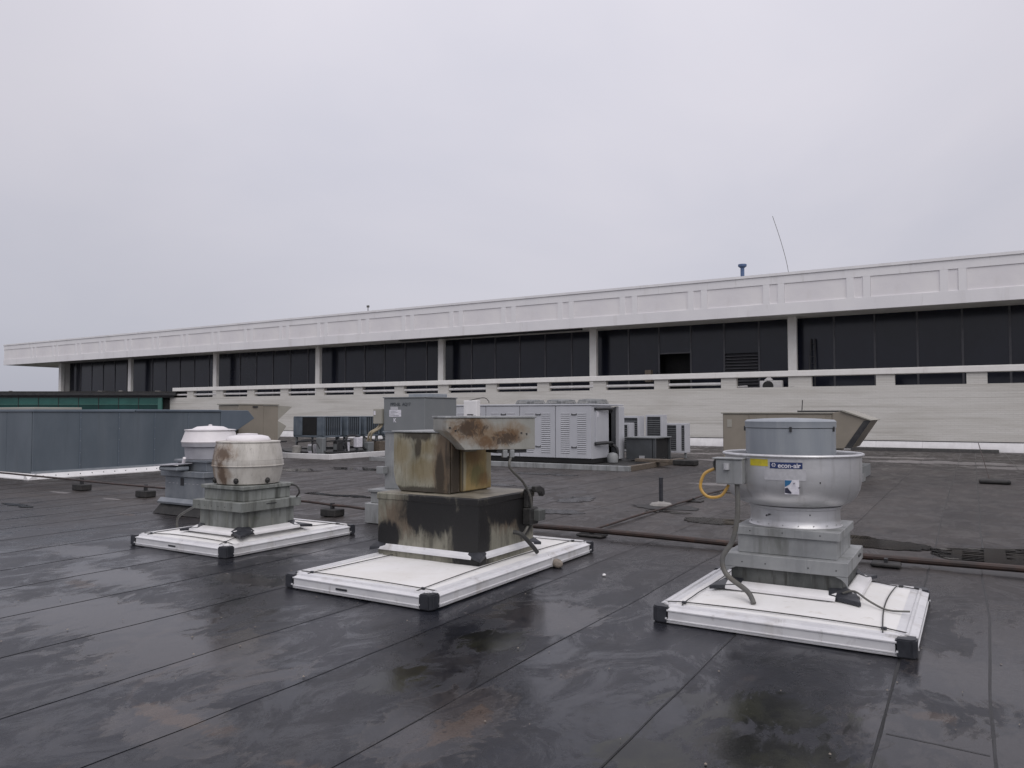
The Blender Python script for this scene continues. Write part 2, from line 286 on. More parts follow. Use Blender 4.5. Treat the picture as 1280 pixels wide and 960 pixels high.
def membrane():
    m, t, p = newmat('bitumen_membrane')
    tcn = nn(t, 'ShaderNodeTexCoord'); s = nn(t, 'ShaderNodeSeparateXYZ'); t.links.new(tcn.outputs['Object'], s.inputs[0])
    oi = nn(t, 'ShaderNodeObjectInfo')
    wob = noise_mask(t, .35, (1, 1, 1), 0, 1)
    y = fmath(t, 'ADD', s.outputs[1], fmath(t, 'MULTIPLY', wob, 5.0))
    xw = fmath(t, 'MULTIPLY', fmath(t, 'ABSOLUTE', fmath(t, 'ADD', s.outputs[0], 4.0)), .22)
    y = fmath(t, 'ADD', y, xw)
    far = nn(t, 'ShaderNodeMapRange', interpolation_type='SMOOTHSTEP'); far.inputs[1].default_value = 8.6; far.inputs[2].default_value = 13.5
    t.links.new(y, far.inputs[0]); far = far.outputs[0]
    wet = cmix(t, (.0115, .0135, .020), (.021, .022, .028), noise_mask(t, 1.6, (1, .7, 1), .36, .64, detail=9, rough=.68))
    dry = cmix(t, (.036, .031, .029), (.072, .062, .056), noise_mask(t, .8, (1, .5, 1), .36, .66, detail=9, rough=.68))
    c = cmix(t, wet, dry, far)
    # general mottling of drained silt
    silt = noise_mask(t, 1.5, (1, .6, 1), .50, .64, detail=11, rough=.74, dist=.8)
    silt2 = noise_mask(t, 4.2, (1, .6, 1), .46, .60, detail=10, rough=.7, dist=.8, off=(4, 1, 0))
    sm = fmath(t, 'MULTIPLY', silt, fmath(t, 'ADD', fmath(t, 'MULTIPLY', silt2, .7), .3))
    c = cmix(t, c, (.055, .053, .056), fmath(t, 'MULTIPLY', sm, .55))
    mott = noise_mask(t, 8, (1, .6, 1), .44, .64, detail=9, rough=.75, dist=.6, off=(11, 4, 0))
    c = cmix(t, c, (.060, .058, .062), fmath(t, 'MULTIPLY', mott, .22))
    mott2 = noise_mask(t, 6, (1, .7, 1), .50, .62, detail=10, rough=.78, dist=.6, off=(1, 14, 0))
    c = cmix(t, c, (.006, .006, .008), fmath(t, 'MULTIPLY', mott2, .35))
    # dark soaked blooms
    bloom = noise_mask(t, 3.2, (1, .6, 1), .52, .64, detail=12, rough=.78, dist=.7, off=(2, 8, 0))
    c = cmix(t, c, (.006, .006, .0075), fmath(t, 'MULTIPLY', bloom, .55))
    # pale films left where water stood: near right corner, near left, right of the right frame
    FILM = [(.15, 4.25, 0, .75, .55, 9), (.45, 3.6, 0, .8, .5, 9), (-.02, 5.5, 0, .5, .6, 9), (.5, 6.6, 0, .8, .9, 9), (-5.9, 3.5, 0, 1.2, .55, 9), (-7.3, 4.4, 0, .8, .35, 9),
            (-4.6, 3.25, 0, .9, .55, 9), (-6.0, 5.0, 0, .5, .2, 9), (-2.35, 3.2, 0, .35, .6, 9), (-3.5, 2.5, 0, .6, .3, 9), (-9.0, 5.0, 0, .8, .3, 9), (-6.6, 6.4, 0, .35, .2, 9),
            (.1, 9.2, 0, 1.3, .4, 9), (-2.9, 5.3, 0, .5, .5, 9)]
    film1 = spot_mask(t, FILM, 2.4, 1.6, .08, .24, (1, .55, 1), rough=.72)
    c = cmix(t, c, cmix(t, (.038, .036, .040), (.022, .022, .026), noise_mask(t, 5, (1, .6, 1), .42, .62, detail=11, rough=.76)), fmath(t, 'MULTIPLY', film1, .75))
    ring = fmath(t, 'MULTIPLY', film1, fmath(t, 'SUBTRACT', 1.0, film1))
    c = cmix(t, c, (.085, .074, .066), fmath(t, 'MULTIPLY', ring, 1.2, True))
    inner = spot_mask(t, FILM, 5.5, 1.7, .35, .50, (1, .5, 1), off=(3, 3, 0))
    c = cmix(t, c, (.062, .056, .056), fmath(t, 'MULTIPLY', inner, .45))
    # rusty and sandy stains
    rust = spot_mask(t, [(-.20, 4.62, 0, .17, .09, 9), (-2.3, 3.25, 0, .16, .32, 9), (-2.5, 2.5, 0, .3, .12, 9), (-7.2, 4.05, 0, .35, .12, 9), (-3.6, 2.55, 0, .45, .10, 9), (-11.5, 7.2, 0, .4, .1, 9)], 7, 1.9, .25, .60, (1, .5, 1), off=(7, 1, 0))
    c = cmix(t, c, (.135, .085, .052), fmath(t, 'MULTIPLY', rust, .30))
    rustw = noise_mask(t, 1.4, (1, .6, 1), .60, .68, detail=9, rough=.66, dist=1.2, off=(9, 3, 0))
    c = cmix(t, c, (.080, .060, .048), fmath(t, 'MULTIPLY', rustw, .30))
    # green-black slime in front of the right frame
    slime = spot_mask(t, [(-1.0, 4.25, 0, .50, .30, 9), (-.85, 3.7, 0, .60, .30, 9), (-1.3, 3.4, 0, .4, .25, 9), (-3.0, 3.6, 0, .25, .35, 9), (-2.9, 4.6, 0, .3, .3, 9)], 5.5, 1.7, .12, .42, (1, .45, 1), off=(1, 5, 0))
    c = cmix(t, c, cmix(t, (.006, .0065, .005), (.022, .023, .013), noise_mask(t, 4, (1, .5, 1), .48, .62, detail=8)), fmath(t, 'MULTIPLY', slime, .9))
    # chalky run-off by the wall
    chalk = spot_mask(t, [(-.9, 28.5, 0, 3.0, 1.0, 9), (1.5, 26.6, 0, 2.4, .7, 9), (-3.2, 30.8, 0, 2.5, .7, 9), (-12.3, 33.0, 0, 3.0, .6, 9), (-10, 30, 0, 2, .6, 9), (-4.8, 17.2, 0, .9, .4, 9), (-13.8, 8.35, 0, .4, .07, 9), (-15.9, 8.5, 0, .5, .08, 9),
                          (-11, 9.4, 0, .6, .15, 9), (-6.8, 26, 0, 2, .6, 9)], 1.1, 1.2, .1, .3, (1, .7, 1), off=(5, 5, 0))
    c = cmix(t, c, (.24, .225, .22), fmath(t, 'MULTIPLY', chalk, .75))
    pit = fmath(t, 'MULTIPLY', noise_mask(t, 17, (1, .8, 1), .57, .64, detail=8, rough=.75, off=(8, 1, 0)), noise_mask(t, .9, (1, 1, 1), .46, .60, off=(3, 9, 0)))
    c = cmix(t, c, (.004, .004, .005), fmath(t, 'MULTIPLY', pit, .8))
    gran = noise_mask(t, 110, (1, 1, 1), .3, .7, detail=3, rough=.7, off=(5, 1, 0))
    c = cmix(t, c, c, 0) if False else c
    speck = noise_mask(t, 26, (1, .8, 1), .61, .68, detail=5, off=(1, 1, 0))
    c = cmix(t, c, (.005, .005, .006), fmath(t, 'MULTIPLY', speck, .6))
    spk2 = noise_mask(t, 60, (1, 1, 1), .70, .73, detail=3, off=(6, 1, 0))
    c = cmix(t, c, (.13, .125, .12), fmath(t, 'MULTIPLY', spk2, .45))
    v = nn(t, 'ShaderNodeHueSaturation'); t.links.new(c, v.inputs['Color'])
    t.links.new(fmath(t, 'ADD', fmath(t, 'MULTIPLY', oi.outputs['Random'], .34), .83), v.inputs['Value'])
    gm = fmath(t, 'ADD', .72, fmath(t, 'MULTIPLY', gran, .56))
    sc_ = nn(t, 'ShaderNodeVectorMath', operation='SCALE'); t.links.new(v.outputs[0], sc_.inputs[0]); t.links.new(gm, sc_.inputs['Scale'])
    t.links.new(sc_.outputs[0], p.inputs['Base Color'])
    film = fmath(t, 'MAXIMUM', noise_mask(t, 2.4, (1, .6, 1), .47, .58, detail=11, rough=.74, dist=.8, off=(7, 2, 0)), fmath(t, 'MAXIMUM', film1, slime))
    r = nn(t, 'ShaderNodeMapRange'); r.inputs[3].default_value = .36; r.inputs[4].default_value = .13
    t.links.new(film, r.inputs[0])
    rr = fmath(t, 'ADD', r.outputs[0], fmath(t, 'MULTIPLY', far, .20))
    t.links.new(rr, p.inputs['Roughness']); p.inputs['IOR'].default_value = 1.35
    b = nn(t, 'ShaderNodeBump'); b.inputs['Distance'].default_value = .006
    t.links.new(fmath(t, 'SUBTRACT', .80, fmath(t, 'MULTIPLY', film, .62)), b.inputs['Strength'])
    h = fmath(t, 'ADD', fmath(t, 'MULTIPLY', noise_mask(t, 5, (1, 1, 1), 0, 1, detail=10, rough=.7), 1.2), fmath(t, 'MULTIPLY', noise_mask(t, 80, (1, 1, 1), 0, 1, detail=2), .3))
    t.links.new(h, b.inputs['Height']); t.links.new(b.outputs[0], p.inputs['Normal'])
    return m
M['membrane'] = membrane()
M['bead'] = surf('bitumen_bead', (.006, .006, .007), (.014, .014, .015), 9, (1, .4, 1), rough=.35, bump=.2)
def water(name, c, c2):
    m, t, p = newmat(name)
    t.links.new(cmix(t, c, c2, noise_mask(t, 2.2, (1, .7, 1), .42, .6)), p.inputs['Base Color'])
    p.inputs['Roughness'].default_value = .13; p.inputs['IOR'].default_value = 1.33
    b = nn(t, 'ShaderNodeBump'); b.inputs['Strength'].default_value = .004; b.inputs['Distance'].default_value = .01
    t.links.new(noise_mask(t, 6, (1, 1, 1), 0, 1, detail=2), b.inputs['Height']); t.links.new(b.outputs[0], p.inputs['Normal'])
    return m
M['water'] = water('standing_water', (.010, .009, .008), (.020, .016, .012))
M['water_green'] = water('algae_water', (.016, .017, .011), (.034, .036, .020))
M['silt_pool'] = surf('silt_film', (.062, .060, .064), (.040, .040, .044), 1.4, (1, .6, 1), rough=.16, rough2=.26, bump=.05, bscale=8)
M['pale_silt'] = surf('pale_silt', (.36, .34, .33), (.20, .185, .18), 1.6, (1, .6, 1), rough=.5, bump=.1)
M['orange_silt'] = surf('orange_silt', (.16, .105, .06), (.10, .07, .05), 6, rough=.3, bump=.1)
M['ground'] = surf('far_ground', (.09, .10, .07), (.13, .12, .11), .02, rough=.9, bump=0)

# ------------------------------------------------------------------ mesh helpers
class MB:
    def __init__(s): s.v = []; s.f = []; s.m = []
    def add(s, vs, fs, mi=0):
        n = len(s.v); s.v += [tuple(v) for v in vs]
        for f in fs: s.f.append([i + n for i in f]); s.m.append(mi)
        return s
    def box(s, x0, y0, z0, x1, y1, z1, mi=0):
        vs = [(x, y, z) for z in (z0, z1) for y in (y0, y1) for x in (x0, x1)]
        return s.add(vs, [(0, 2, 3, 1), (4, 5, 7, 6), (0, 1, 5, 4), (2, 6, 7, 3), (0, 4, 6, 2), (1, 3, 7, 5)], mi)
    def hexa(s, b, t, mi=0):   # four bottom and four top corners, ccw from above
        n = len(b); vs = list(b) + list(t)
        fs = [list(range(n))[::-1], list(range(n, 2 * n))] + [(i, (i + 1) % n, n + (i + 1) % n, n + i) for i in range(n)]
        return s.add(vs, fs, mi)
    def prism(s, poly, axis, a, b, mi=0):   # polygon in the plane normal to axis, from a to b
        def P(p, c):
            if axis == 'x': return (c, p[0], p[1])
            if axis == 'y': return (p[0], c, p[1])
            return (p[0], p[1], c)
        return s.hexa([P(p, a) for p in poly], [P(p, b) for p in poly], mi)
    def lathe(s, prof, cx, cy, n=40, mi=0, cap0=True, cap1=True, ax=0):
        k = len(prof); vs = []
        for i in range(n):
            a = 2 * math.pi * i / n
            for r, z in prof: vs.append((cx + r * math.cos(a), cy + r * math.sin(a), z))
        fs = []
        for i in range(n):
            j = (i + 1) % n
            for q in range(k - 1): fs.append((i * k + q, j * k + q, j * k + q + 1, i * k + q + 1))
        if cap0: fs.append([i * k for i in range(n)][::-1])
        if cap1: fs.append([i * k + k - 1 for i in range(n)])
        return s.add(vs, fs, mi)
    def tube(s, pts, r, n=8, mi=0):
        pts = [Vector(p) for p in pts]; rings = []; up = None
        for i, p in enumerate(pts):
            d = (pts[min(i + 1, len(pts) - 1)] - pts[max(i - 1, 0)]).normalized()
            if up is None: up = Vector((0, 0, 1)) if abs(d.z) < .9 else Vector((1, 0, 0))
            u = (up - d * up.dot(d)).normalized(); w = d.cross(u); up = u
            rings += [p + r * (math.cos(2 * math.pi * k / n) * u + math.sin(2 * math.pi * k / n) * w) for k in range(n)]
        fs = []
        for i in range(len(pts) - 1):
            for k in range(n):
                fs.append((i * n + k, i * n + (k + 1) % n, (i + 1) * n + (k + 1) % n, (i + 1) * n + k))
        fs.append(list(range(n))[::-1]); fs.append([(len(pts) - 1) * n + k for k in range(n)])
        return s.add(rings, fs, mi)
    def build(s, name, mat, parent=None, bev=0, angle=35, segs=1):
        me = bpy.data.meshes.new(name)
        org = WL.get(parent.name, Vector((0, 0, 0))) if parent else (Vector(s.origin) if hasattr(s, 'origin') else Vector((0, 0, 0)))
        me.from_pydata([Vector(v) - org for v in s.v], [], s.f)
        mats = mat if isinstance(mat, (list, tuple)) else [mat]
        for mm in mats: me.materials.append(M[mm])
        if len(mats) > 1:
            for pl, mi in zip(me.polygons, s.m): pl.material_index = mi
        bm = bmesh.new(); bm.from_mesh(me)
        bmesh.ops.recalc_face_normals(bm, faces=bm.faces)
        if bev:
            ed = [e for e in bm.edges if len(e.link_faces) == 2 and e.calc_face_angle(0) > R(30)]
            bmesh.ops.bevel(bm, geom=ed, offset=bev, segments=segs, affect='EDGES', clamp_overlap=True)
        bm.to_mesh(me); bm.free()
        me.shade_smooth() if hasattr(me, 'shade_smooth') else None
        me.set_sharp_from_angle(angle=R(angle))
        o = bpy.data.objects.new(name, me); COL.objects.link(o)
        if parent: o.parent = parent; WL[o.name] = org
        else: o.location = org
        return o
WL = {}
def thing(name, label, cat, loc=(0, 0, 0), group=None):
    o = bpy.data.objects.new(name, None); COL.objects.link(o); o.location = loc; o.empty_display_size = .2
    o['label'] = label; o['category'] = cat
    if group: o['group'] = group
    WL[o.name] = Vector(loc); return o
def tag(o, label, cat, group=None):
    o['label'] = label; o['category'] = cat
    if group: o['group'] = group
    return o
def inst(src, name, loc, parent):      # alike piece sharing mesh data
    o = bpy.data.objects.new(name, src.data); COL.objects.link(o); o.parent = parent; o.location = loc
    return o
def smooth_path(pts, n=6):
    pts = [Vector(p) for p in pts]; o = []
    for i in range(len(pts) - 1):
        p0 = pts[max(i - 1, 0)]; p1 = pts[i]; p2 = pts[i + 1]; p3 = pts[min(i + 2, len(pts) - 1)]
        for k in range(n):
            t = k / n
            o.append(.5 * ((2 * p1) + (-p0 + p2) * t + (2 * p0 - 5 * p1 + 4 * p2 - p3) * t * t + (-p0 + 3 * p1 - 3 * p2 + p3) * t ** 3))
    o.append(pts[-1]); return o
def text_mb(txt, size, bold=0):
    c = bpy.data.curves.new('lettering', 'FONT'); c.body = txt; c.size = size; c.extrude = 0; c.offset = bold; c.resolution_u = 3
    o = bpy.data.objects.new('lettering_source', c); COL.objects.link(o)
    bpy.context.view_layer.update()
    me = bpy.data.meshes.new_from_object(o.evaluated_get(bpy.context.evaluated_depsgraph_get()))
    vs = [tuple(v.co) for v in me.vertices]; fs = [list(p.vertices) for p in me.polygons]
    bpy.data.objects.remove(o); bpy.data.meshes.remove(me); bpy.data.curves.remove(c)
    return vs, fs
def on_text(txt, size, fn, name, mat, parent, bold=0):
    vs, fs = text_mb(txt, size, bold); mb = MB(); mb.add([fn(v[0], v[1]) for v in vs], fs)
    return mb.build(name, mat, parent)

# ------------------------------------------------------------------ the setting
deck = MB().box(-110, -14, -.6, 60, 37.25, -.012).build('roof', 'membrane'); deck['kind'] = 'structure'
gr = MB().box(-2500, -2500, -10.2, 2500, 2500, -10).build('ground', 'ground'); gr['kind'] = 'structure'
# each roll of membrane: lapped over its neighbour, with a bead of bled-out bitumen along the lap
known = [-8.48, -7.55, -6.50, -5.45, -4.39, -3.46, -2.50, -1.48, -.42, .07]
xs = [known[0] - 1.0 * k for k in range(72, 0, -1)] + known + [.07 + 1.03 * k for k in range(1, 34)]
ys = [-14 + 1.0 * k for k in range(13)] + [-1 + .35 * k for k in range(40)] + [13 + 1.5 * k for k in range(17)]
ys = [y for y in ys if y < 37.1] + [37.15]
for i, x0 in enumerate(xs[:-1]):
    x1 = xs[i + 1] + .05; mb = MB(); ph = random.random() * 100; vs = []
    for y in ys:
        e = .030 * noise.noise(Vector((ph, y * .5, 0))) + .011 * noise.noise(Vector((ph, y * 3, 5)))
        vs += [(x0 + e, y, -.008), (x0 + e, y, .006), (x1, y, 0.0)]
    n = len(ys); fs = []
    for k in range(n - 1):
        a = 3 * k; b = a + 3
        fs += [(a, b, b + 1, a + 1), (a + 1, b + 1, b + 2, a + 2)]
    mb.add(vs, fs, 0); bv = []
    for y in ys:
        e = .030 * noise.noise(Vector((ph, y * .5, 0))) + .011 * noise.noise(Vector((ph, y * 3, 5)))
        w = .006 + .009 * (noise.noise(Vector((ph + 9, y * 2.5, 0))) + .5)
        bv += [(x0 + e - max(w, .005), y, .0015), (x0 + e + .006, y, .0085)]
    mb.add(bv, [(2 * k, 2 * k + 1, 2 * k + 3, 2 * k + 2) for k in range(n - 1)], 1)
    yl = -2 + random.random() * 9
    while yl < 36:
        if yl > 0:
            q = []
            for k in range(9):
                xx = x0 + .02 + (x1 - x0 - .10) * k / 8; dy = .02 * noise.noise(Vector((xx * 3, yl, ph))); w2 = .010 + .012 * abs(noise.noise(Vector((xx * 6, yl, 2))))
                zz = .006 - .006 * (xx - x0) / (x1 - x0) + .0022
                q += [(xx, yl + dy - w2, zz - .001), (xx, yl + dy, zz)]
            mb.add(q, [(2 * k, 2 * k + 1, 2 * k + 3, 2 * k + 2) for k in range(8)], 1)
        yl += 9.6
    mb.build('membrane_sheet', ['membrane', 'bead'], deck)

def blob(cx, cy, rx, ry, seed, z=.0105, jag=.35, n=140, rot=0):
    pts = []
    for i in range(n):
        a = 2 * math.pi * i / n; c, s = math.cos(a), math.sin(a)
        q = Vector((c * 1.3, s * 1.3, seed * 3.7))
        r = 1 + jag * noise.noise(q * 1.0) + jag * .7 * noise.noise(q * 2.6) + jag * .45 * noise.noise(q * 6) + jag * .3 * noise.noise(q * 14)
        r = max(r, .15); px, py = rx * c * r, ry * s * r
        pts.append((cx + px * math.cos(rot) - py * math.sin(rot), cy + px * math.sin(rot) + py * math.cos(rot), z))
    return pts
def pool(cx, cy, rx, ry, seed, mat='water', jag=.45, z=.0105, name='puddle', rot=0):
    """outline of a noisy height field cut at water level: lobes, inlets and islands"""
    n = 46; ext = 1.35; g = {}; mb = MB()
    for j in range(n + 1):
        for i in range(n + 1):
            u = -ext + 2 * ext * i / n; v = -ext + 2 * ext * j / n
            q = Vector((u * rx * 1.1 + seed * 5.3, v * ry * 1.7 + seed, seed * 2.1))
            h = 1 - (u * u + v * v) + jag * (1.5 * noise.noise(q * 1.5 / max(rx, .25)) + .9 * noise.noise(q * 4 / max(rx, .25)) + .5 * noise.noise(q * 9 / max(rx, .25))) * 1.6 - jag * .5
            if i in (0, n) or j in (0, n): h = -1
            g[i, j] = (cx + u * rx, cy + v * ry, h)
    def lerp(a, b): t = a[2] / (a[2] - b[2]); return (a[0] + (b[0] - a[0]) * t, a[1] + (b[1] - a[1]) * t, z)
    vs = []; fs = []
    for j in range(n):
        for i in range(n):
            c = [g[i, j], g[i + 1, j], g[i + 1, j + 1], g[i, j + 1]]; p = []
            for k in range(4):
                a_, b_ = c[k], c[(k + 1) % 4]
                if a_[2] > 0: p.append((a_[0], a_[1], z))
                if (a_[2] > 0) != (b_[2] > 0): p.append(lerp(a_, b_))
            if len(p) >= 3: fs.append(list(range(len(vs), len(vs) + len(p)))); vs += p
    if not fs: return
    mb.add(vs, fs); o = mb.build(name, mat)
    bm = bmesh.new(); bm.from_mesh(o.data); bmesh.ops.remove_doubles(bm, verts=bm.verts, dist=1e-5); bm.to_mesh(o.data); bm.free()
    o['kind'] = 'structure'; return o
WET = [
 (1.35, 10.05, 1.80, .88, 1, .07), (-.95, 10.35, .50, .40, 2, .22), (-1.35, 10.75, .30, .16, 3, .3),
 (-16.8, 15.3, 1.3, .50, 4, .45), (-15.2, 16.5, 1.1, .50, 5, .45), (-13.6, 17.2, .8, .35, 6, .45),
 (-6.3, 12.7, .30, .60, 7, .3), (-5.75, 11.0, .40, .30, 8, .35), (-3.3, 11.3, .70, .36, 9, .4), (-2.5, 10.9, .60, .28, 10, .4),
 (-10.4, 11.0, 1.1, .18, 13, .5), (-9.6, 12.6, 1.2, .22, 14, .5), (-8.9, 14.4, .9, .2, 15, .5),
 (-3.9, 15.4, .6, .2, 19, .5), (-9.8, 17.6, 1.0, .25, 20, .5), (-17.6, 7.8, .5, .12, 31, .5),
 (-14.2, 6.9, .6, .12, 32, .5), (-4.2, 11.9, .4, .15, 33, .5),
]
for w in WET: pool(*w[:5], jag=w[5])

# ------------------------------------------------------------------ the long white building
YW = 37.2
B = thing('long_building', 'long white flat-roofed building with dark window band and panelled fascia behind the roof', 'building', (-20, YW, 0))
XL, XR = -80.0, 41.0
MB().box(-73.6, YW, -.6, XR, YW + .3, 2.85).build('brick_wall', 'brick', B)
pc = [-6.7 - 3.45 * (k - 2) for k in range(-10, 21)]
p0 = MB().box(-.375 - 6.7, YW + .004, 2.85, .375 - 6.7, YW + .29, 3.34).build('pier', 'brick', B)
for x in pc:
    if abs(x + 6.7) < .01: continue
    inst(p0, 'pier', (x + 6.7, 0, 0), B)
p0.scale = (1, 1, 1)
MB().box(-7.35, YW + .005, 2.86, -7.05, YW + .285, 3.335).build('pier_extension', 'brick', B)
MB().box(-53.6, YW - .10, 3.34, XR, YW + .42, 3.61).build('balustrade_cap', 'column_paint', B, bev=.015)
MB().box(-73.6, YW + .3, 2.3, XR, 40.6, 2.45).build('walkway', 'concrete', B)
wp = None
for x in [q for q in pc if -53 < q < -6.8]:
    if wp is None: wp = MB().tube([(x - 3.07, YW + .12, 3.065), (x - .38, YW + .12, 3.065)], .075, 10).build('slot_rail', 'white_metal', B); wx = x
    else: inst(wp, 'slot_rail', (x - wx, 0, 0), B)
# flashing at the wall foot, in lengths
fp = MB().prism([(YW - .16, .0), (YW - .16, .05), (YW - .03, .40), (YW, .40), (YW, 0)], 'x', -20, -18.19).build('flashing_panel', 'white_metal', B)
for k in range(-18, 34):
    if k: inst(fp, 'flashing_panel', (1.815 * k, 0, 0), B)
MB().box(-20.0 - 33, YW - .05, .405, XR, YW - .001, .43).build('termination_bar', 'dark_steel', B)
MB().prism([(YW - .9, .0), (YW - .8, .12), (YW - .17, .12), (YW - .17, 0)], 'x', -4.6, .9).build('dark_foot_strip', 'black_rubber', B)  # low black strip lying on the roof in front of the flashing
# columns and glazing
cx = [-73.3, -62.3, -51.0, -39.8, -28.93, -18.27, -7.51, 3.3, 14.1, 24.9, 35.7]
c0 = None
for x in cx:
    if c0 is None: c0 = MB().box(x - .20, 38.95, 2.45, x + .22, 39.22, 6.37).build('column', 'column_paint', B, bev=.02); cX = x
    else: inst(c0, 'column', (x - cX, 0, 0), B)
g0 = None; mu0 = None
for a, b in zip(cx[:-1], cx[1:]):
    w = (b - a) / 6
    for k in range(6):
        xa = a + k * w
        if a == -18.27 and k == 2:      # the pane whose lower half stands open
            MB().box(xa, 39.9, 4.93, xa + w, 39.96, 6.37).build('upper_pane', 'glass_dark', B)
            op = MB().box(xa, 40.9, 2.45, xa + w, 41.0, 4.93).build('open_doorway', 'dark_void', B)
            MB().box(xa, 39.9, 4.86, xa + w, 40.0, 4.93).build('transom', 'mullion', B)
        elif a == -18.27 and k == 4:
            MB().box(xa, 39.9, 4.75, xa + w, 39.96, 6.37).build('upper_pane', 'glass_dark', B)
            lv = MB().box(xa, 39.99, 2.45, xa + w, 40.05, 4.75).build('louvre_backing', 'dark_void', B)
            sl = MB().prism([(39.86, 2.6), (39.98, 2.70), (39.98, 2.73), (39.86, 2.63)], 'x', xa + .06, xa + w - .06).build('louvre_slat', 'mullion', B)
            for q in range(1, 13): inst(sl, 'louvre_slat', (0, 0, .165 * q), B)
        else:
            tilt = random.uniform(-.012, .012)
            MB().hexa([(xa, 39.9, 2.45), (xa + w, 39.9 + tilt, 2.45), (xa + w, 39.98, 2.45), (xa, 39.98, 2.45)],
                      [(xa, 39.9, 6.37), (xa + w, 39.9 + tilt, 6.37), (xa + w, 39.98, 6.37), (xa, 39.98, 6.37)]).build('window_pane', 'glass_dark', B)
        if k:
            if mu0 is None: mu0 = MB().box(xa - .045, 39.865, 2.45, xa + .045, 39.91, 6.37).build('mullion', 'mullion', B); mX = xa
            else: inst(mu0, 'mullion', (xa - mX, 0, 0), B)
MB().box(-73.5, 41.2, -.6, XR, 70, 6.36).build('building_core', 'dark_void', B)
MB().box(-73.56, 39.425, 2.45, -73.4, 70, 6.36).build('end_wall', 'column_paint', B)
MB().box(XL + .02, YW + .02, 6.37, XR, 72, 6.6).build('soffit', 'soffit_paint', B)
MB().box(-31.2, YW + .35, 6.22, -18.4, YW + .75, 6.365).build('soffit_duct', 'dark_steel', B)
# fascia: infill panels set back between stiles and bands
MB().box(XL, YW + .0, 6.28, XR, YW + .30, 6.82).build('fascia_bottom_band', 'white_paint', B)
MB().box(XL, YW + .0, 7.76, XR, YW + .30, 8.14).build('fascia_top_band', 'white_paint', B)
MB().box(XL - .05, YW - .05, 8.145, XR, YW + .5, 8.27).build('coping', 'white_paint', B)
MB().box(XL, YW + .3, 6.28, XL + .3, 72, 8.14).build('end_fascia', 'white_paint', B)
MB().box(XL + .3, YW + .3, 7.6, XR, 72, 7.9).build('roof', 'concrete', B)
st0 = sm0 = lg0 = None
for k in range(-11, 22):
    xo = -.07 - 3.70 * k          # left end of a large panel
    if xo + 3.6 > XR + 1 or xo < XL - 3: continue
    if lg0 is None:
        MB().box(XL, YW + .038, 6.82, XL + 2.2, YW + .2, 7.76).build('fascia_panel', 'fascia_infill', B)
        lg0 = MB().box(xo, YW + .038, 6.82, xo + 2.70, YW + .2, 7.76).build('fascia_panel', 'fascia_infill', B)
        sm0 = MB().box(xo + 3.01, YW + .038, 6.82, xo + 3.38, YW + .2, 7.76).build('fascia_panel', 'fascia_infill', B)
        st0 = MB().box(xo + 2.70, YW + .003, 6.82, xo + 3.01, YW + .3, 7.76).build('fascia_stile', 'white_paint', B)
        inst(st0, 'fascia_stile', (.685, 0, 0), B); k0 = xo
    else:
        d = xo - k0
        inst(lg0, 'fascia_panel', (d, 0, 0), B); inst(sm0, 'fascia_panel', (d, 0, 0), B)
        inst(st0, 'fascia_stile', (d, 0, 0), B); inst(st0, 'fascia_stile', (d + .685, 0, 0), B)

# things on the building
t = thing('vent_stack', 'short blue vent stack with flared cap on the long building roof', 'vent pipe', (-10.13, 40, 7.9))
MB().lathe([(.10, 7.9), (.10, 9.25)], -10.13, 40, 16).build('stack_pipe', 'blue_pipe', t)
MB().lathe([(.12, 9.22), (.22, 9.30), (.22, 9.40), (.1, 9.42)], -10.13, 40, 16).build('stack_cap', 'blue_pipe', t)
tag(MB().tube(smooth_path([(-8.2, 42, 7.9), (-8.23, 42, 9.2), (-8.55, 42, 10.7), (-9.0, 42, 12.25)]), .013, 6).build('whip_antenna', 'grey_conduit'),
    'long thin whip antenna leaning left above the fascia', 'antenna')
t = thing('roof_mast', 'tiny mast on the fascia far left of the whip antenna', 'mast', (-36, 40, 7.9))
MB().tube([(-36, 40, 7.9), (-36, 40, 9.1)], .03, 6).build('mast_pole', 'grey_conduit', t)
MB().box(-36.08, 39.94, 9.02, -35.92, 40.06, 9.16).build('mast_head', 'grey_conduit', t)
t = thing('split_condenser', 'small white air-conditioning unit with round fan seen through the balustrade slot', 'air conditioner', (-8.4, 38.5, 2.45))
MB().box(-8.95, 38.4, 2.45, -7.9, 38.75, 3.22).build('casing', 'white_metal', t, bev=.02)
MB().lathe([(.24, 0), (.24, .02)], 0, 0, 20)
f = MB(); f.add([(-8.55 + .26 * math.cos(a), 38.385, 2.95 + .26 * math.sin(a)) for a in [2 * math.pi * k / 20 for k in range(20)]] +
               [(-8.55 + .26 * math.cos(a), 38.40, 2.95 + .26 * math.sin(a)) for a in [2 * math.pi * k / 20 for k in range(20)]],
               [list(range(20))] + [(k, (k + 1) % 20, 20 + (k + 1) % 20, 20 + k) for k in range(20)])
f.build('fan_grille', 'dark_steel', t)
tag(MB().prism([(-8.75, 3.24), (-8.35, 3.24), (-8.5, 3.42), (-8.55, 3.42)], 'y', 38.45, 38.7).build('paint_tub', 'white_metal'),
    'small white cone-shaped tub sitting on the split air conditioner', 'tub')
tag(MB().box(-15.1, 38.8, 3.3, -14.75, 39.1, 3.95).build('cardboard_box', 'wood', bev=.01), 'brown box standing behind the balustrade by the open doorway', 'box')
tag(MB().tube([(-9.5, 38.2, 2.93), (-10.1, 38.25, 2.9)], .07, 8).build('white_offcut', 'white_metal'), 'short white pipe offcut lying left of the split air conditioner', 'pipe')
tag(MB().tube([(-7.25, 38.0, 2.45), (-6.95, 38.3, 3.55)], .05, 6).build('leaning_brace', 'dark_steel'), 'dark prop leaning right of the split air conditioner', 'prop')
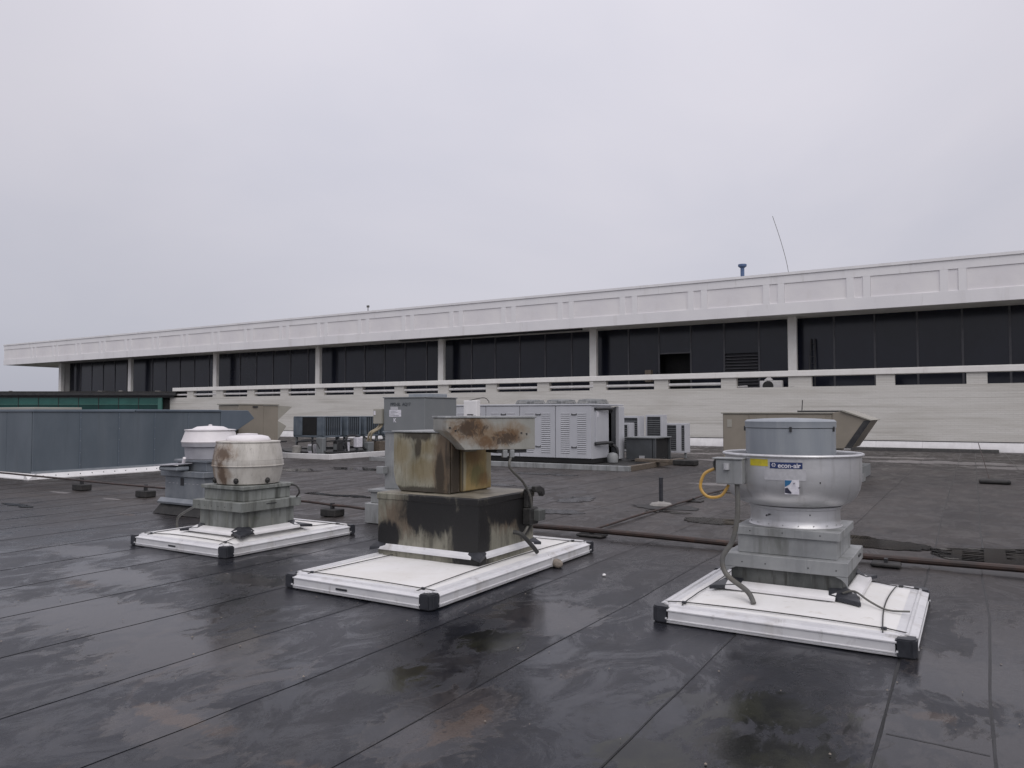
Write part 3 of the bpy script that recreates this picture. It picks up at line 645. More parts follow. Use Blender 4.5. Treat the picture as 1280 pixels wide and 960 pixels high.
t = thing('step_ladder', 'black folded ladder leaning against the glass right of the white column', 'ladder', (-6.6, 39.4, 2.45))
for dx in (0, .32): MB().tube([(-6.85 + dx, 39.3, 2.45), (-6.75 + dx * .6, 39.75, 5.3)], .035, 6).build('ladder_rail', 'dark_steel', t)
for k in range(8):
    z = 2.75 + .33 * k; q = (z - 2.45) / 2.85
    MB().tube([(-6.85 + .1 * q, 39.3 + .45 * q, z), (-6.53 - .03 * q, 39.3 + .45 * q, z)], .018, 5).build('rung', 'dark_steel', t)

# ------------------------------------------------------------------ green glass wing on the left
A = Vector((-53.62, 37.1)); D = (Vector((-64.9, 30.0)) - A).normalized(); N = Vector((D.y, -D.x))
if N.y > 0: N = -N
G = thing('glass_wing', 'low dark-roofed wing with teal glass strip adjoining the white building at left', 'building', (A.x, A.y, 0))
def gp(s, d, z): q = A + D * s + N * d; return (q.x, q.y, z)
def gbox(s0, s1, d0, d1, z0, z1, nm, mat, bev=0):
    return MB().hexa([gp(s0, d0, z0), gp(s1, d0, z0), gp(s1, d1, z0), gp(s0, d1, z0)], [gp(s0, d0, z1), gp(s1, d0, z1), gp(s1, d1, z1), gp(s0, d1, z1)]).build(nm, mat, G, bev=bev)
LW = 46
gbox(0, LW, -.3, -14, -.6, 2.95, 'core', 'dark_void')
gbox(-.4, LW, .35, -14, 3.02, 3.22, 'eave', 'dark_steel')
gbox(-.4, LW, .15, -14, 3.225, 3.34, 'roof_edge', 'black_rubber')
gbox(-.2, LW, .10, .0, 2.86, 3.015, 'head_band', 'dark_steel')
gbox(.9, LW, .06, .0, 2.30, 2.36, 'transom', 'teal_metal')
gbox(.75, 1.05, .12, -.1, -.4, 2.85, 'corner_post', 'teal_metal')
w = 1.55; gl = None
for k in range(26):
    s0 = 1.05 + k * w; s1 = s0 + w - .04
    gbox(s0, s1, .03, -.02, 2.365, 2.855, 'upper_pane', 'glass_teal')
    gbox(s0, s1, .03, -.02, .4, 2.295, 'lower_pane', 'glass_teal_dark')
    gbox(s1, s1 + .04, .07, .0, .4, 2.86, 'mullion', 'dark_steel')
for k in range(60):
    s = random.uniform(0, LW); l = random.uniform(.1, .6)
    if k < 34: gbox(s, s + l, .12, -.1, 3.342, 3.342 + random.uniform(.02, .07), 'roof_gravel_lump', random.choice(['concrete', 'black_rubber', 'concrete']))

# ------------------------------------------------------------------ blue-grey air-handling duct
XD = -19.4; YD = 9.72
t = thing('air_handler', 'large blue-grey sheet-metal air handling unit on a white curb at the left edge', 'air handler', (XD - 2, YD + 3, 0))
seams = [YD, 10.85, 11.87, 12.9, 13.96, 15.05]
for a, b in zip(seams[:-1], seams[1:]):
    MB().box(XD - .05, a + .003, .16, XD + .0, b - .003, 1.64).build('side_panel', 'duct_panel', t, bev=.003)
for k in range(6):
    MB().box(XD - .06 - 1.2 * (k + 1), YD, .16, XD - .06 - 1.2 * k - .015, YD + .05, 1.64).build('end_panel', 'duct_panel', t, bev=.006)
MB().box(XD - 7.2, YD + .06, .05, XD - .06, 15.05, 1.62).build('casing', 'duct_blue', t)
MB().box(XD - 7.3, YD - .03, 1.64, XD + .03, 12.3, 1.70).build('top_cover', 'duct_blue', t, bev=.01)
MB().box(XD - 7.3, 12.33, 1.65, XD + .04, 15.06, 1.715).build('top_cover', 'duct_blue', t, bev=.01)
MB().box(XD - 5.5, YD + .3, 1.70, XD - .6, YD + 1.5, 1.76).build('top_hatch', 'beige_light', t, bev=.01)
MB().prism([(15.06, .9), (15.06, 1.70), (16.07, 1.70), (16.32, 1.45), (15.72, 1.12), (15.3, .9)], 'x', XD - 6, XD + .01).build('intake_hood', 'duct_blue', t, bev=.008)
MB().prism([(XD - .02, .15), (XD + .02, .15), (XD + .16, .035), (XD + .16, .012), (XD - .02, .012)], 'y', YD - .18, 15.2).build('curb_flashing', 'white_metal', t)
MB().prism([(YD + .02, .15), (YD - .02, .15), (YD - .16, .035), (YD - .16, .012), (YD + .02, .012)], 'x', XD - 7.4, XD + .17).build('curb_flashing', 'white_metal', t)
MB().box(XD - .02, YD - .02, .145, XD + .03, 15.2, .20).build('base_rail', 'cap_grey', t)
for k in range(18): MB().lathe([(.012, .05), (.012, .1)], XD + .10, YD + .2 + k * .3, 6).build('screw', 'dark_steel', t)

for sy in seams[1:-1]:
    MB().box(XD - .01, sy - .018, .17, XD + .018, sy + .018, 1.63).build('standing_seam', 'duct_blue', t, bev=.006)
    for k in range(5): MB().box(XD + .018, sy - .008, .30 + .3 * k, XD + .024, sy + .008, .315 + .3 * k).build('seam_screw', 'galvanised', t)
t = thing('rooftop_unit', 'beige rooftop unit with two wedge hoods behind the blue-grey air handler', 'rooftop unit', (-22, 16.8, 0))
MB().box(-21.3, 16.45, .35, -20.3, 17.45, 1.88).build('casing', 'beige', t, bev=.01)
MB().box(-21.3, 17.46, .35, -20.32, 18.1, 1.87).build('coil_section', 'beige', t, bev=.01)
MB().box(-21.33, 16.4, 1.885, -20.28, 18.12, 1.93).build('top_cover', 'beige_light', t, bev=.008)
MB().prism([(18.11, 1.40), (18.11, 1.88), (18.75, 1.84), (18.13, 1.38)], 'x', -21.2, -20.35).build('intake_hood', 'beige_light', t)
MB().prism([(18.11, .72), (18.11, 1.36), (18.5, 1.17), (18.15, .74)], 'x', -21.2, -20.35).build('intake_hood', 'beige_light', t)
MB().box(-21.2, 16.5, .02, -20.5, 18.0, .35).build('roof_curb', 'dark_steel', t)
MB().box(-20.29, 17.0, 1.80, -20.27, 17.2, 1.85).build('lifting_lug', 'dark_steel', t)

# ------------------------------------------------------------------ condensers on a shared curb
pf = thing('equipment_curb', 'low white-edged curb platform under the row of dark blue condensers', 'platform', (-21.5, 21.5, 0))
MB().box(-24.6, 19.35, .0, -19.15, 27.0, .16).build('platform_top', 'black_rubber', pf)
MB().box(-24.7, 19.22, .0, -19.02, 19.35, .19).build('front_edging', 'white_metal', pf, bev=.01)
MB().box(-19.15, 19.35, .0, -19.02, 27.0, .19).build('side_edging', 'white_metal', pf, bev=.01)
def condenser(x0, y0, w, d, label, cat='air conditioner', grp='dark blue condensers on the left platform', open_front=False):
    t = thing('condenser_unit', label, cat, (x0 + w / 2, y0, .16), grp)
    z0, z1 = .78, 1.50
    MB().box(x0 + .03, y0 + .03, z0 + .02, x0 + w - .03, y0 + d - .03, z1 - .02).build('coil', 'coil', t)
    MB().box(x0, y0, z1 - .03, x0 + w, y0 + d, z1).build('top_cover', 'condenser', t, bev=.008)
    MB().box(x0, y0, z0 - .04, x0 + w, y0 + d, z0 + .03).build('base_pan', 'condenser', t, bev=.008)
    for (a, b) in ((x0, y0), (x0 + w - .07, y0), (x0, y0 + d - .07), (x0 + w - .07, y0 + d - .07)):
        MB().box(a, b, z0, a + .07, b + .07, z1 - .031).build('corner_post', 'condenser', t)
    if open_front:
        MB().box(x0 + .004, y0 - .012, z0 + .031, x0 + w * .30, y0 + .012, z1 - .035).build('front_panel', 'condenser', t)
        MB().box(x0 + w * .80, y0 - .012, z0 + .031, x0 + w - .004, y0 + .012, z1 - .035).build('front_panel', 'condenser', t)
        MB().box(x0 + w * .3, y0 + .013, z0 + .04, x0 + w * .8, y0 + .02, z1 - .04).build('coil_face', 'dark_void', t)
    else:
        MB().box(x0 + w * .45, y0 - .01, z0 + .031, x0 + w - .004, y0 + .01, z1 - .035).build('front_panel', 'condenser', t)
    # finned side toward +X
    fin = None; n = max(3, int(d / .11))
    for k in range(n):
        yy = y0 + .1 + (d - .2) * k / (n - 1)
        if fin is None: fin = MB().box(x0 + w - .025, yy, z0 + .04, x0 + w + .004, yy + .025, z1 - .04).build('fin', 'condenser', t); fy = yy
        else: inst(fin, 'fin', (0, yy - fy, 0), t)
    for (a, b) in ((x0 + .05, y0 + .05), (x0 + w - .12, y0 + .05), (x0 + .05, y0 + d - .12), (x0 + w - .12, y0 + d - .12)):
        MB().box(a, b, .16, a + .06, b + .06, z0 - .041).build('leg', 'grey_box', t)
    MB().box(x0 + .03, y0 + .03, .30, x0 + w - .03, y0 + .09, .35).build('cross_brace', 'dark_steel', t)
    MB().box(x0 + w - .11, y0 + .1, .30, x0 + w - .06, y0 + d - .1, .35).build('cross_brace', 'dark_steel', t)
    return t
condenser(-21.35, 19.75, 1.5, .95, 'dark blue condenser with open black coil face at the platform corner', open_front=True)
condenser(-21.0, 20.85, 1.25, .75, 'dark blue finned condenser second from the platform corner')
condenser(-20.9, 21.75, 1.2, .85, 'dark blue condenser with plain side, third from the platform corner')
condenser(-20.8, 22.75, 1.2, .95, 'dark blue finned condenser fourth from the platform corner, behind the beige conduit')
condenser(-20.7, 23.9, 1.2, 1.0, 'farthest dark blue condenser, half hidden behind the grey boxed fan')
# clutter round the condenser legs
tag(MB().tube(smooth_path([(-20.9, 19.6, .25), (-21.0, 19.6, .55), (-20.7, 19.6, .60), (-20.0, 19.62, .62), (-19.85, 19.6, .35), (-19.85, 19.9, .2)]), .035, 8).build('refrigerant_line', 'dark_steel'),
    'black refrigerant line looping under the corner condenser', 'pipe')
tag(MB().tube(smooth_path([(-19.6, 20.7, .2), (-19.6, 20.7, .75), (-19.55, 21.3, .72), (-19.5, 21.5, .3), (-19.5, 21.9, .28)]), .04, 8).build('refrigerant_line', 'dark_steel'),
    'black refrigerant line bent along the second and third condensers', 'pipe')
tag(MB().tube(smooth_path([(-20.4, 19.55, .22), (-21.4, 19.5, .22), (-21.75, 19.5, .35), (-21.8, 19.5, .55), (-21.5, 19.55, .58)]), .03, 8).build('refrigerant_line', 'dark_steel'),
    'black bent pipe stub left of the corner condenser', 'pipe')
tag(MB().box(-19.95, 19.50, .16, -19.62, 19.68, .75).build('disconnect_box', 'grey_box', bev=.02), 'grey box standing in front of the corner condenser leg', 'box')
tag(MB().box(-19.62, 21.05, .35, -19.42, 21.35, .72).build('junction_box', 'paper_white', bev=.02), 'pale junction box beside the second condenser', 'junction box')
tag(MB().lathe([(.05, .16), (.17, .20), (.17, .42), (.05, .46)], -20.9, 19.5, 14).build('pressure_tank', 'concrete'), 'grey round tank on the platform below the corner condenser', 'tank')
tag(MB().box(-19.55, 22.1, .16, -19.25, 22.5, .55).build('wooden_block', 'wood', bev=.01), 'brown block on the platform beside the third condenser', 'block')
for x, y, w, d, h, mt, lab, nm, ct in [(-20.35, 19.62, .28, .2, .34, 'paper_white', 'white box under the middle of the corner condenser', 'junction_box', 'junction box'),
        (-19.75, 20.25, .22, .3, .42, 'dark_steel', 'dark box between the first and second condensers', 'pump_box', 'box'),
        (-19.5, 21.62, .25, .3, .36, 'grey_box', 'grey box on the platform edge before the third condenser', 'disconnect_box', 'box'),
        (-19.7, 20.75, .14, .14, .5, 'paper_white', 'small pale upright box by the second condenser leg', 'junction_box', 'junction box')]:
    t = thing(nm, lab, ct, (x, y, .16))
    MB().box(x - w / 2, y, .165, x + w / 2, y + d, .165 + h).build('casing', mt, t, bev=.015)
    MB().box(x - w / 2 + .03, y - .008, .165 + h * .3, x + w / 2 - .03, y, .165 + h * .8).build('cover', 'grey_box', t)
for pts, lab in [([(-20.9, 19.7, .62), (-20.3, 19.62, .66), (-19.9, 19.7, .60), (-19.75, 20.2, .62), (-19.6, 20.9, .60)], 'thin insulated line strung under the first two condensers'),
                 ([(-19.55, 21.6, .70), (-19.45, 22.2, .55), (-19.5, 22.7, .62), (-19.45, 23.2, .40), (-19.5, 23.4, .2)], 'sagging insulated line under the third and fourth condensers'),
                 ([(-20.1, 19.5, .2), (-20.1, 19.48, .5), (-19.9, 19.5, .55), (-19.7, 19.55, .3), (-19.4, 19.8, .22), (-19.35, 20.6, .22)], 'black line lying along the front corner of the condenser platform')]:
    tag(MB().tube(smooth_path(pts), .028, 7).build('refrigerant_line', 'dark_steel'), lab, 'pipe')
for i, (y, lab) in enumerate([(22.9, 'open grey steel stand at the far end of the condenser platform')]):
    t = thing('steel_stand', lab, 'stand', (-19.5, y, .16))
    for a, b in ((-19.8, y), (-19.2, y), (-19.8, y + .7), (-19.2, y + .7)): MB().box(a, b, .16, a + .05, b + .05, .70).build('leg', 'grey_box', t)
    MB().box(-19.82, y - .02, .70, -19.13, y + .78, .76).build('stand_top', 'grey_box', t)
    MB().box(-19.75, y + .1, .16, -19.25, y + .6, .40).build('lower_shelf', 'dark_steel', t)

# ------------------------------------------------------------------ generic exhaust fan pieces
def screws_on(t, pts, r=.008):
    for p in pts: MB().lathe([(r, p[2] - r), (r, p[2] + r)], p[0], p[1], 6).build('screw', 'dark_steel', t)
def drip_flashing(t, xc, yc, sx, sy, z, out, drop, mat='white_metal', corner=True, sides='FRBL', curl=.02):
    """four sloped flashing strips round the curb; returns nothing"""
    x0, x1, y0, y1 = xc - sx, xc + sx, yc - sy, yc + sy
    def strip(poly, axis, a, b): MB().prism(poly, axis, a, b).build('flashing_strip', mat, t, bev=.002)
    th = .008
    if 'F' in sides: strip([(y0 - .004, z), (y0 - .02, z + th), (y0 - out, z - drop + th), (y0 - out - .004, z - drop - curl), (y0 - out + .004, z - drop)], 'x', x0 - .02, x1 - .04)
    if 'B' in sides: strip([(y1 + .004, z), (y1 + .02, z + th), (y1 + out, z - drop + th), (y1 + out, z - drop)], 'x', x0 + .04, x1 - .04)
    if 'L' in sides: strip([(x0 - .004, z), (x0 - .02, z + th), (x0 - out, z - drop + th), (x0 - out, z - drop)], 'y', y0 + .04, y1 - .04)
    if 'R' in sides: strip([(x1 + .004, z), (x1 + .02, z + th), (x1 + out, z - drop + th), (x1 + out + .004, z - drop - curl), (x1 + out - .004, z - drop)], 'y', y0 + .06, y1 - .02)
    if corner:
        for cxx, cyy, ux, uy in ((x1, y0, 1, -1), (x0, y0, -1, -1), (x1, y1, 1, 1)):
            q = MB()
            p = [(cxx - ux * .10, cyy), (cxx, cyy), (cxx, cyy - uy * .10), (cxx + ux * out * .75, cyy - uy * .09), (cxx + ux * (out + .03), cyy + uy * (out + .03)), (cxx - ux * .09, cyy + uy * out * .75)]
            zz = [z + .015, z + .02, z + .015, z - drop * .7, z - drop - .01, z - drop * .7]
            q.hexa([(a[0], a[1], b - .02) for a, b in zip(p, zz)], [(a[0], a[1], b + .012) for a, b in zip(p, zz)])
            q.build('corner_clip', 'black_plastic', t, bev=.004)

def containment_frame(label, x0, x1, y0, y1, cx, cy, sx, sy, h=.115, lift=.0, zc=.2, badge=None, seam=None, seed=0, sag=.0):
    t = thing('grease_containment_frame', label, 'roof frame', ((x0 + x1) / 2, (y0 + y1) / 2, 0), 'white grease containment frames round the exhaust fans')
    c = .11; zb = .012 + lift; w = .13
    # rails: outer lip, stepped top sloping in
    prof = [(0, zb + .012), (.004, zb), (.03, zb), (.03, zb + h - .03), (w, zb + h - .012), (w, zb + h + .004), (.075, zb + h - .002), (.068, zb + h + .010), (.052, zb + h + .010), (.045, zb + h - .006), (.012, zb + h - .012), (-.004, zb + h - .018), (-.004, zb + h - .026), (.004, zb + h - .032), (.004, zb + .030), (-.002, zb + .027), (-.002, zb + .020), (.010, zb + .016)]
    def rail(axis, a, b, base, sgn):
        MB().prism([(base + sgn * u, z) for u, z in prof], axis, a, b).build('rail', 'rail_metal', t, angle=8)
    rail('x', x0 + c, x1 - c, y0, 1); rail('x', x0 + c, x1 - c, y1, -1)
    ym = seam if seam else None
    if ym:
        rail('y', y0 + c, ym - .004, x1, -1); rail('y', ym + .004, y1 - c, x1, -1)
        MB().box(x1 - .02, ym - .015, zb, x1 + .003, ym + .015, zb + h - .02).build('rail_joint', 'rail_metal', t)
    else: rail('y', y0 + c, y1 - c, x1, -1)
    rail('y', y0 + c, y1 - c, x0, 1)
    for X, Y, ux, uy in ((x0, y0, 1, 1), (x1, y0, -1, 1), (x1, y1, -1, -1), (x0, y1, 1, -1)):
        o = .006; c2 = c + .012
        p = [(X - ux * (o - .03), Y - uy * o), (X + ux * c2, Y - uy * o), (X + ux * c2, Y + uy * .06), (X + ux * .075, Y + uy * .075), (X + ux * .06, Y + uy * c2), (X - ux * o, Y + uy * c2), (X - ux * o, Y - uy * (o - .03))]
        MB().hexa([(a, b, zb - .004) for a, b in p], [(a, b, zb + h + .004) for a, b in p]).build('corner_cap', 'black_plastic', t, bev=.010, segs=2)
        for (a, b) in ((X + ux * c, Y - uy * .008), (X - ux * .008, Y + uy * c)):
            MB().box(a - .006, b - .006, zb + .03, a + .006, b + .006, zb + .042).build('rivet', 'rail_metal', t)
    # filter fabric rising to the fan curb
    n = 44; vs = []; fs = []; ix0, ix1, iy0, iy1 = x0 + w - .03, x1 - w + .03, y0 + w - .03, y1 - w + .03
    zr = zb + h - .004
    for j in range(n + 1):
        for i in range(n + 1):
            x = ix0 + (ix1 - ix0) * i / n; y = iy0 + (iy1 - iy0) * j / n
            dx = max(cx - sx - x, x - cx - sx, 0); dy = max(cy - sy - y, y - cy - sy, 0)
            ex = min(x - ix0, ix1 - x); ey = min(y - iy0, iy1 - y)
            ein = min(ex, ey); eo = max(dx, dy) if (dx > 0 or dy > 0) else 0
            q = ein / max(ein + eo, 1e-4)
            q = q * q * (3 - 2 * q) if sag else q
            z = zr + (zc - zr) * q + .006 * noise.noise(Vector((x * 2.4, y * 2.4, seed))) * min(1, ein * 8)
            vs.append((x, y, z))
    for j in range(n):
        for i in range(n): a = j * (n + 1) + i; fs.append((a, a + 1, a + n + 2, a + n + 1))
    MB().add(vs, fs).build('filter_fabric', 'fabric', t)
    def hz(x, y):
        dx = max(cx - sx - x, x - cx - sx, 0); dy = max(cy - sy - y, y - cy - sy, 0)
        ein = min(min(x - ix0, ix1 - x), min(y - iy0, iy1 - y)); eo = max(dx, dy) if (dx > 0 or dy > 0) else 0
        q = max(ein, 0) / max(max(ein, 0) + eo, 1e-4); q = q * q * (3 - 2 * q) if sag else q
        return zr + (zc - zr) * q
    def cord(a, b, bow=0.0):
        pts = []
        for k in range(15):
            u = k / 14; x = a[0] + (b[0] - a[0]) * u; y = a[1] + (b[1] - a[1]) * u
            nx, ny = b[1] - a[1], a[0] - b[0]; s = bow * math.sin(math.pi * u)
            x += nx * s; y += ny * s
            pts.append((x, y, hz(x, y) + .012))
        MB().tube(pts, .0045, 6).build('cord', 'cord', t)
    m_ = .20
    cord((x0 + .05, y0 + .15), (x1 - .06, y0 + .16), -.02)
    cord((x1 - m_, y0 + .07), (x1 - m_ - .02, y1 - .08), -.025)
    cord((x0 + m_, y0 + .10), (x0 + m_ + .01, y1 - .07), .02)
    cord((x0 + .06, y1 - .16), (x1 - .05, y1 - .15), .02)
    for a, b in ((x1 - m_, y0 + .16), (x0 + m_, y0 + .15), (x0 + m_, y1 - .16), (x1 - m_, y1 - .15)):
        MB().box(a - .018, b - .010, hz(a, b) + .004, a + .018, b + .010, hz(a, b) + .024).build('cord_hook', 'black_plastic', t, bev=.004)
    if badge is not None:
        MB().box(badge - .065, y0 - .003, zb + .045, badge + .065, y0 + .001, zb + .062).build('badge', 'black_plastic', t)
    return t

# ------------------------------------------------------------------ fan with spun bowl (right)
FX, FY = -1.28, 6.66
containment_frame('white grease containment frame under the tall silver bowl fan at right', -2.13, -.34, 5.60, 7.36, FX, FY, .42, .42, zc=.21, seed=3)
t = thing('upblast_fan', 'tall silver exhaust fan with wide spun bowl and blue maker label at right', 'exhaust fan', (FX, FY, 0), 'kitchen exhaust fans on the roof')
MB().box(FX - .42, FY - .42, .02, FX + .42, FY + .42, .40).build('curb', 'curb_dark', t, bev=.012)
MB().box(FX - .46, FY - .46, .372, FX + .46, FY + .46, .478).build('lower_lid', 'galvanised', t, bev=.004)
# arched cut-outs hanging below lid at the corners
for x, s in ((FX + .46, -1), (FX - .46, 1)):
    p = [(x, .371), (x, .29), (x + s * .02, .33), (x + s * .05, .355), (x + s * .09, .3715)]
    MB().prism(p, 'y', FY - .458, FY - .452).build('corner_gusset', 'galvanised', t)
MB().box(FX - .375, FY - .375, .479, FX + .375, FY + .375, .622).build('upper_curb', 'galvanised', t, bev=.004)
MB().box(FX - .40, FY - .40, .623, FX + .40, FY + .40, .690).build('upper_lid', 'galvanised', t, bev=.004)
MB().lathe([(.365, .691), (.355, .70), (.350, .75), (.350, .83), (.362, .835), (.362, .860), (.350, .866)], FX, FY, 64, cap1=False).build('neck', 'aluminium', t, angle=50)
bowl = [(.356, .864), (.40, .866), (.45, .888), (.492, .93), (.520, .99), (.533, 1.06), (.536, 1.15), (.536, 1.262)]
inner = [(.526, 1.262), (.526, 1.08), (.48, .96), (.36, .90)]
BXc, BYc = FX - .018, FY - .006
MB().lathe(bowl + inner, BXc, BYc, 80, cap0=False, cap1=True).build('bowl', 'aluminium', t, angle=50)
MB().tube([(BXc + .544 * math.cos(a), BYc + .544 * math.sin(a), 1.268) for a in [2 * math.pi * k / 72 for k in range(73)]], .013, 8).build('bowl_rim', 'aluminium', t)
MB().lathe([(.34, .92), (.355, 1.02), (.355, 1.48)], FX - .03, FY, 64).build('motor_cap', 'cap_grey', t)
MB().lathe([(.36, 1.485), (.36, 1.52), (.362, 1.535), (.345, 1.55), (.2, 1.56), (.02, 1.565)], FX - .03, FY, 64).build('cap_lid', 'cap_grey', t, angle=50)
MB().lathe([(.354, .853), (.368, .855), (.368, .861), (.354, .863)], FX, FY, 64, cap0=False, cap1=False).build('joint_ring', 'dark_steel', t)
def rim_at(px_ang, r, z): a = R(px_ang); return (FX + r * math.cos(a), FY + r * math.sin(a), z)
for a in (-78, -12, 100, 190):
    p = rim_at(a, .360, 1.47); MB().box(p[0] - .038, p[1] - .008, 1.455, p[0] - .022, p[1] + .008, 1.495).build('latch', 'dark_steel', t)
for a in range(-170, 20, 19):
    p = rim_at(a, .357, .715); MB().box(p[0] - .003, p[1] - .003, .711, p[0] + .003, p[1] + .003, .717).build('screw', 'galvanised', t)
for a, z in ((-58, .80), (-58, .845), (-110, .79), (-114, .78), (-57, 1.07), (-20, .845), (-57, .95)):
    r = .352 if z < .86 else (.533 if z > 1 else .49)
    p = rim_at(a, r, z); MB().box(p[0] - .018, p[1] - .008, z - .006, p[0] - .010, p[1] + .006, z + .006).build('rivet', 'dark_steel', t)
for x in (-1.55, -1.3, -1.02): MB().box(x - .004, FY - .404, .655, x + .004, FY - .400, .663).build('screw', 'dark_steel', t)
for x in (-1.6, -1.42, -1.1, -.9): MB().box(x - .004, FY - .464, .412, x + .004, FY - .460, .420).build('screw', 'dark_steel', t)
MB().box(FX + .460, FY + .15, .43, FX + .470, FY + .27, .445).build('lid_handle', 'dark_steel', t)
# labels wrapped on the bowl
def wrap(ang0, z0, r=.5395):      # (u metres round the bowl, v metres up) -> point
    def f(u, v):
        a = R(ang0) + u / r; return (BXc + r * math.cos(a), BYc + r * math.sin(a), z0 + v)
    return f
def patch(name, mat, ang0, z0, u0, u1, v0, v1, r=.5385):
    f = wrap(ang0, z0, r); mb = MB(); n = 8
    vs = [f(u0 + (u1 - u0) * k / n, v) for v in (v0, v1) for k in range(n + 1)]
    f2 = wrap(ang0, z0, r - .004); vs += [f2(u0 + (u1 - u0) * k / n, v) for v in (v0, v1) for k in range(n + 1)]
    m = n + 1; fs = [(k, k + 1, m + k + 1, m + k) for k in range(n)] + [(k, k + 1, 2 * m + k + 1, 2 * m + k) for k in range(n)] + [(m + k, m + k + 1, 3 * m + k + 1, 3 * m + k) for k in range(n)]
    fs += [(0, m, 3 * m, 2 * m), (n, m + n, 3 * m + n, 2 * m + n)]
    return mb.add(vs, fs).build(name, mat, t)
WL[t.name] = Vector((FX, FY, 0))
LA = -84.0
patch('maker_label', 'label_blue', LA, 1.195, -.115, .125, -.020, .028)
patch('label_margin', 'silver_label', LA, 1.195, -.12, .14, .030, .055, .5382)
on_text('econ-air', .050, lambda x, y: wrap(LA, 1.193, .5402)(x - .055, y - .010), 'lettering', 'paper_white', t, bold=.0012)
for ang in range(0, 360, 60):     # propeller-like mark before the name
    a = R(ang); mb = MB(); f = wrap(LA, 1.199, .5402); c0 = (-.086, .003)
    p = [(c0[0] + .004 * math.cos(a), c0[1] + .004 * math.sin(a)), (c0[0] + .016 * math.cos(a - .35), c0[1] + .016 * math.sin(a - .35)), (c0[0] + .017 * math.cos(a + .35), c0[1] + .017 * math.sin(a + .35))]
    mb.add([f(*q) for q in p], [(0, 1, 2)]).build('logo_blade', 'paper_white', t)
patch('warning_label', 'label_yellow', LA - 22, 1.215, -.075, .075, -.026, .028)
patch('rating_plate', 'silver_label', LA, 1.125, -.16, .15, -.04, .045, .5378)
f = wrap(LA + 1.5, 1.035, .5405)
patch('sticker_ground', 'paper_white', LA + 1.5, 1.035, -.02, .085, -.055, .055, .5385)
for nm, mt, p in (('sticker_mark', 'sticker_blue', [(-.018, .052), (.035, .052), (.018, .022), (-.018, .0)]), ('sticker_mark', 'sticker_dark', [(-.018, -.01), (.0, -.005), (.032, -.045), (.022, -.05), (-.018, -.045)]),
                  ('sticker_mark', 'sticker_dark', [(.040, .028), (.055, .034), (.050, .022)]), ('sticker_mark', 'sticker_dark', [(.075, -.003), (.095, .002), (.085, -.010)])):
    MB().add([f(*q) for q in p], [list(range(len(p)))]).build(nm, mt, t)
# switch box on the left of the bowl, its conduits
SB = Vector((FX - .37, FY - .585, 0))
MB().box(SB.x - .12, SB.y - .0, 1.04, SB.x + .09, SB.y + .13, 1.235).build('switch_box', 'galvanised', t, bev=.006)
MB().box(SB.x - .145, SB.y - .012, 1.235, SB.x + .095, SB.y + .14, 1.247).build('switch_box_lid', 'galvanised', t, bev=.003)
MB().lathe([(.025, 1.155), (.025, 1.205)], SB.x - .03, SB.y - .008, 14).build('switch_knob', 'aluminium', t)
MB().tube(smooth_path([(SB.x - .13, SB.y + .06, 1.16), (SB.x - .22, SB.y + .03, 1.11), (SB.x - .25, SB.y + .02, 1.0), (SB.x - .19, SB.y + .02, .93), (SB.x - .09, SB.y + .04, .94), (SB.x - .03, SB.y + .05, 1.03)]), .0125, 8).build('yellow_conduit', 'yellow_conduit', t)
MB().tube(smooth_path([(SB.x - .12, SB.y + .05, 1.23), (SB.x - .14, SB.y + .04, 1.2), (SB.x - .12, SB.y + .04, 1.14)]), .014, 6).build('cable', 'cord', t)
MB().tube(smooth_path([(SB.x + .04, SB.y + .04, 1.04), (SB.x + .045, SB.y + .02, .80), (SB.x + .01, SB.y, .60), (SB.x - .06, SB.y - .04, .46), (SB.x - .02, SB.y - .07, .34), (SB.x + .15, SB.y - .12, .24), (SB.x + .21, SB.y - .17, .165)]), .02, 10).build('flexible_conduit', 'grey_conduit', t)
drip_flashing(t, FX, FY, .42, .42, .25, .11, .03, sides='FR')
MB().tube(smooth_path([(FX + .42, FY - .44, .25), (FX + .50, FY - .42, .27), (FX + .60, FY - .44, .215), (FX + .72, FY - .44, .165), (FX + .86, FY - .36, .155)], 4), .008, 6).build('bent_rod', 'grey_conduit', t)

# ------------------------------------------------------------------ greasy utility fan (middle)
containment_frame('large white grease containment frame under the grease-blackened fan in the middle', -5.43, -3.75, 4.93, 8.02, -4.74, 6.69, .60, .50, zc=.125, badge=-5.0 + .28, seam=7.0, seed=11, sag=1, lift=.005)
BX0, BX1, BY0, BY1 = -5.38, -4.10, 6.15, 7.22
t = thing('utility_fan', 'grease-blackened boxy exhaust fan with rusty motor cover in the middle', 'exhaust fan', ((BX0 + BX1) / 2, (BY0 + BY1) / 2, 0), 'kitchen exhaust fans on the roof')
MB().box(BX0, BY0, .02, BX1, BY1, .735).build('base', 'grease_base', t, bev=.010)
MB().box(BX0 - .012, BY0 - .012, .70, BX1 + .012, BY1 + .012, .774).build('base_lid', ['grease_base'], t, bev=.012)
MB().hexa([(BX0 + .01, BY0 + .01, .7745), (BX1 - .01, BY0 + .01, .7745), (BX1 - .01, BY1 - .01, .7745), (BX0 + .01, BY1 - .01, .7745)], [(BX0 + .03, BY0 + .03, .778), (BX1 - .03, BY0 + .03, .778), (BX1 - .03, BY1 - .03, .778), (BX0 + .03, BY1 - .03, .778)]).build('top_sheet', 'grease_lid', t)
hx0, hx1, hy0, hy1 = -5.30, -4.56, 6.30, 7.02
MB().prism([(hx0, 1.40), (hx0, .98), (hx0 + .03, .86), (hx0 + .10, .78), (hx1, .776), (hx1, 1.40)], 'y', hy0, hy1).build('housing', 'grease_house', t, bev=.012)
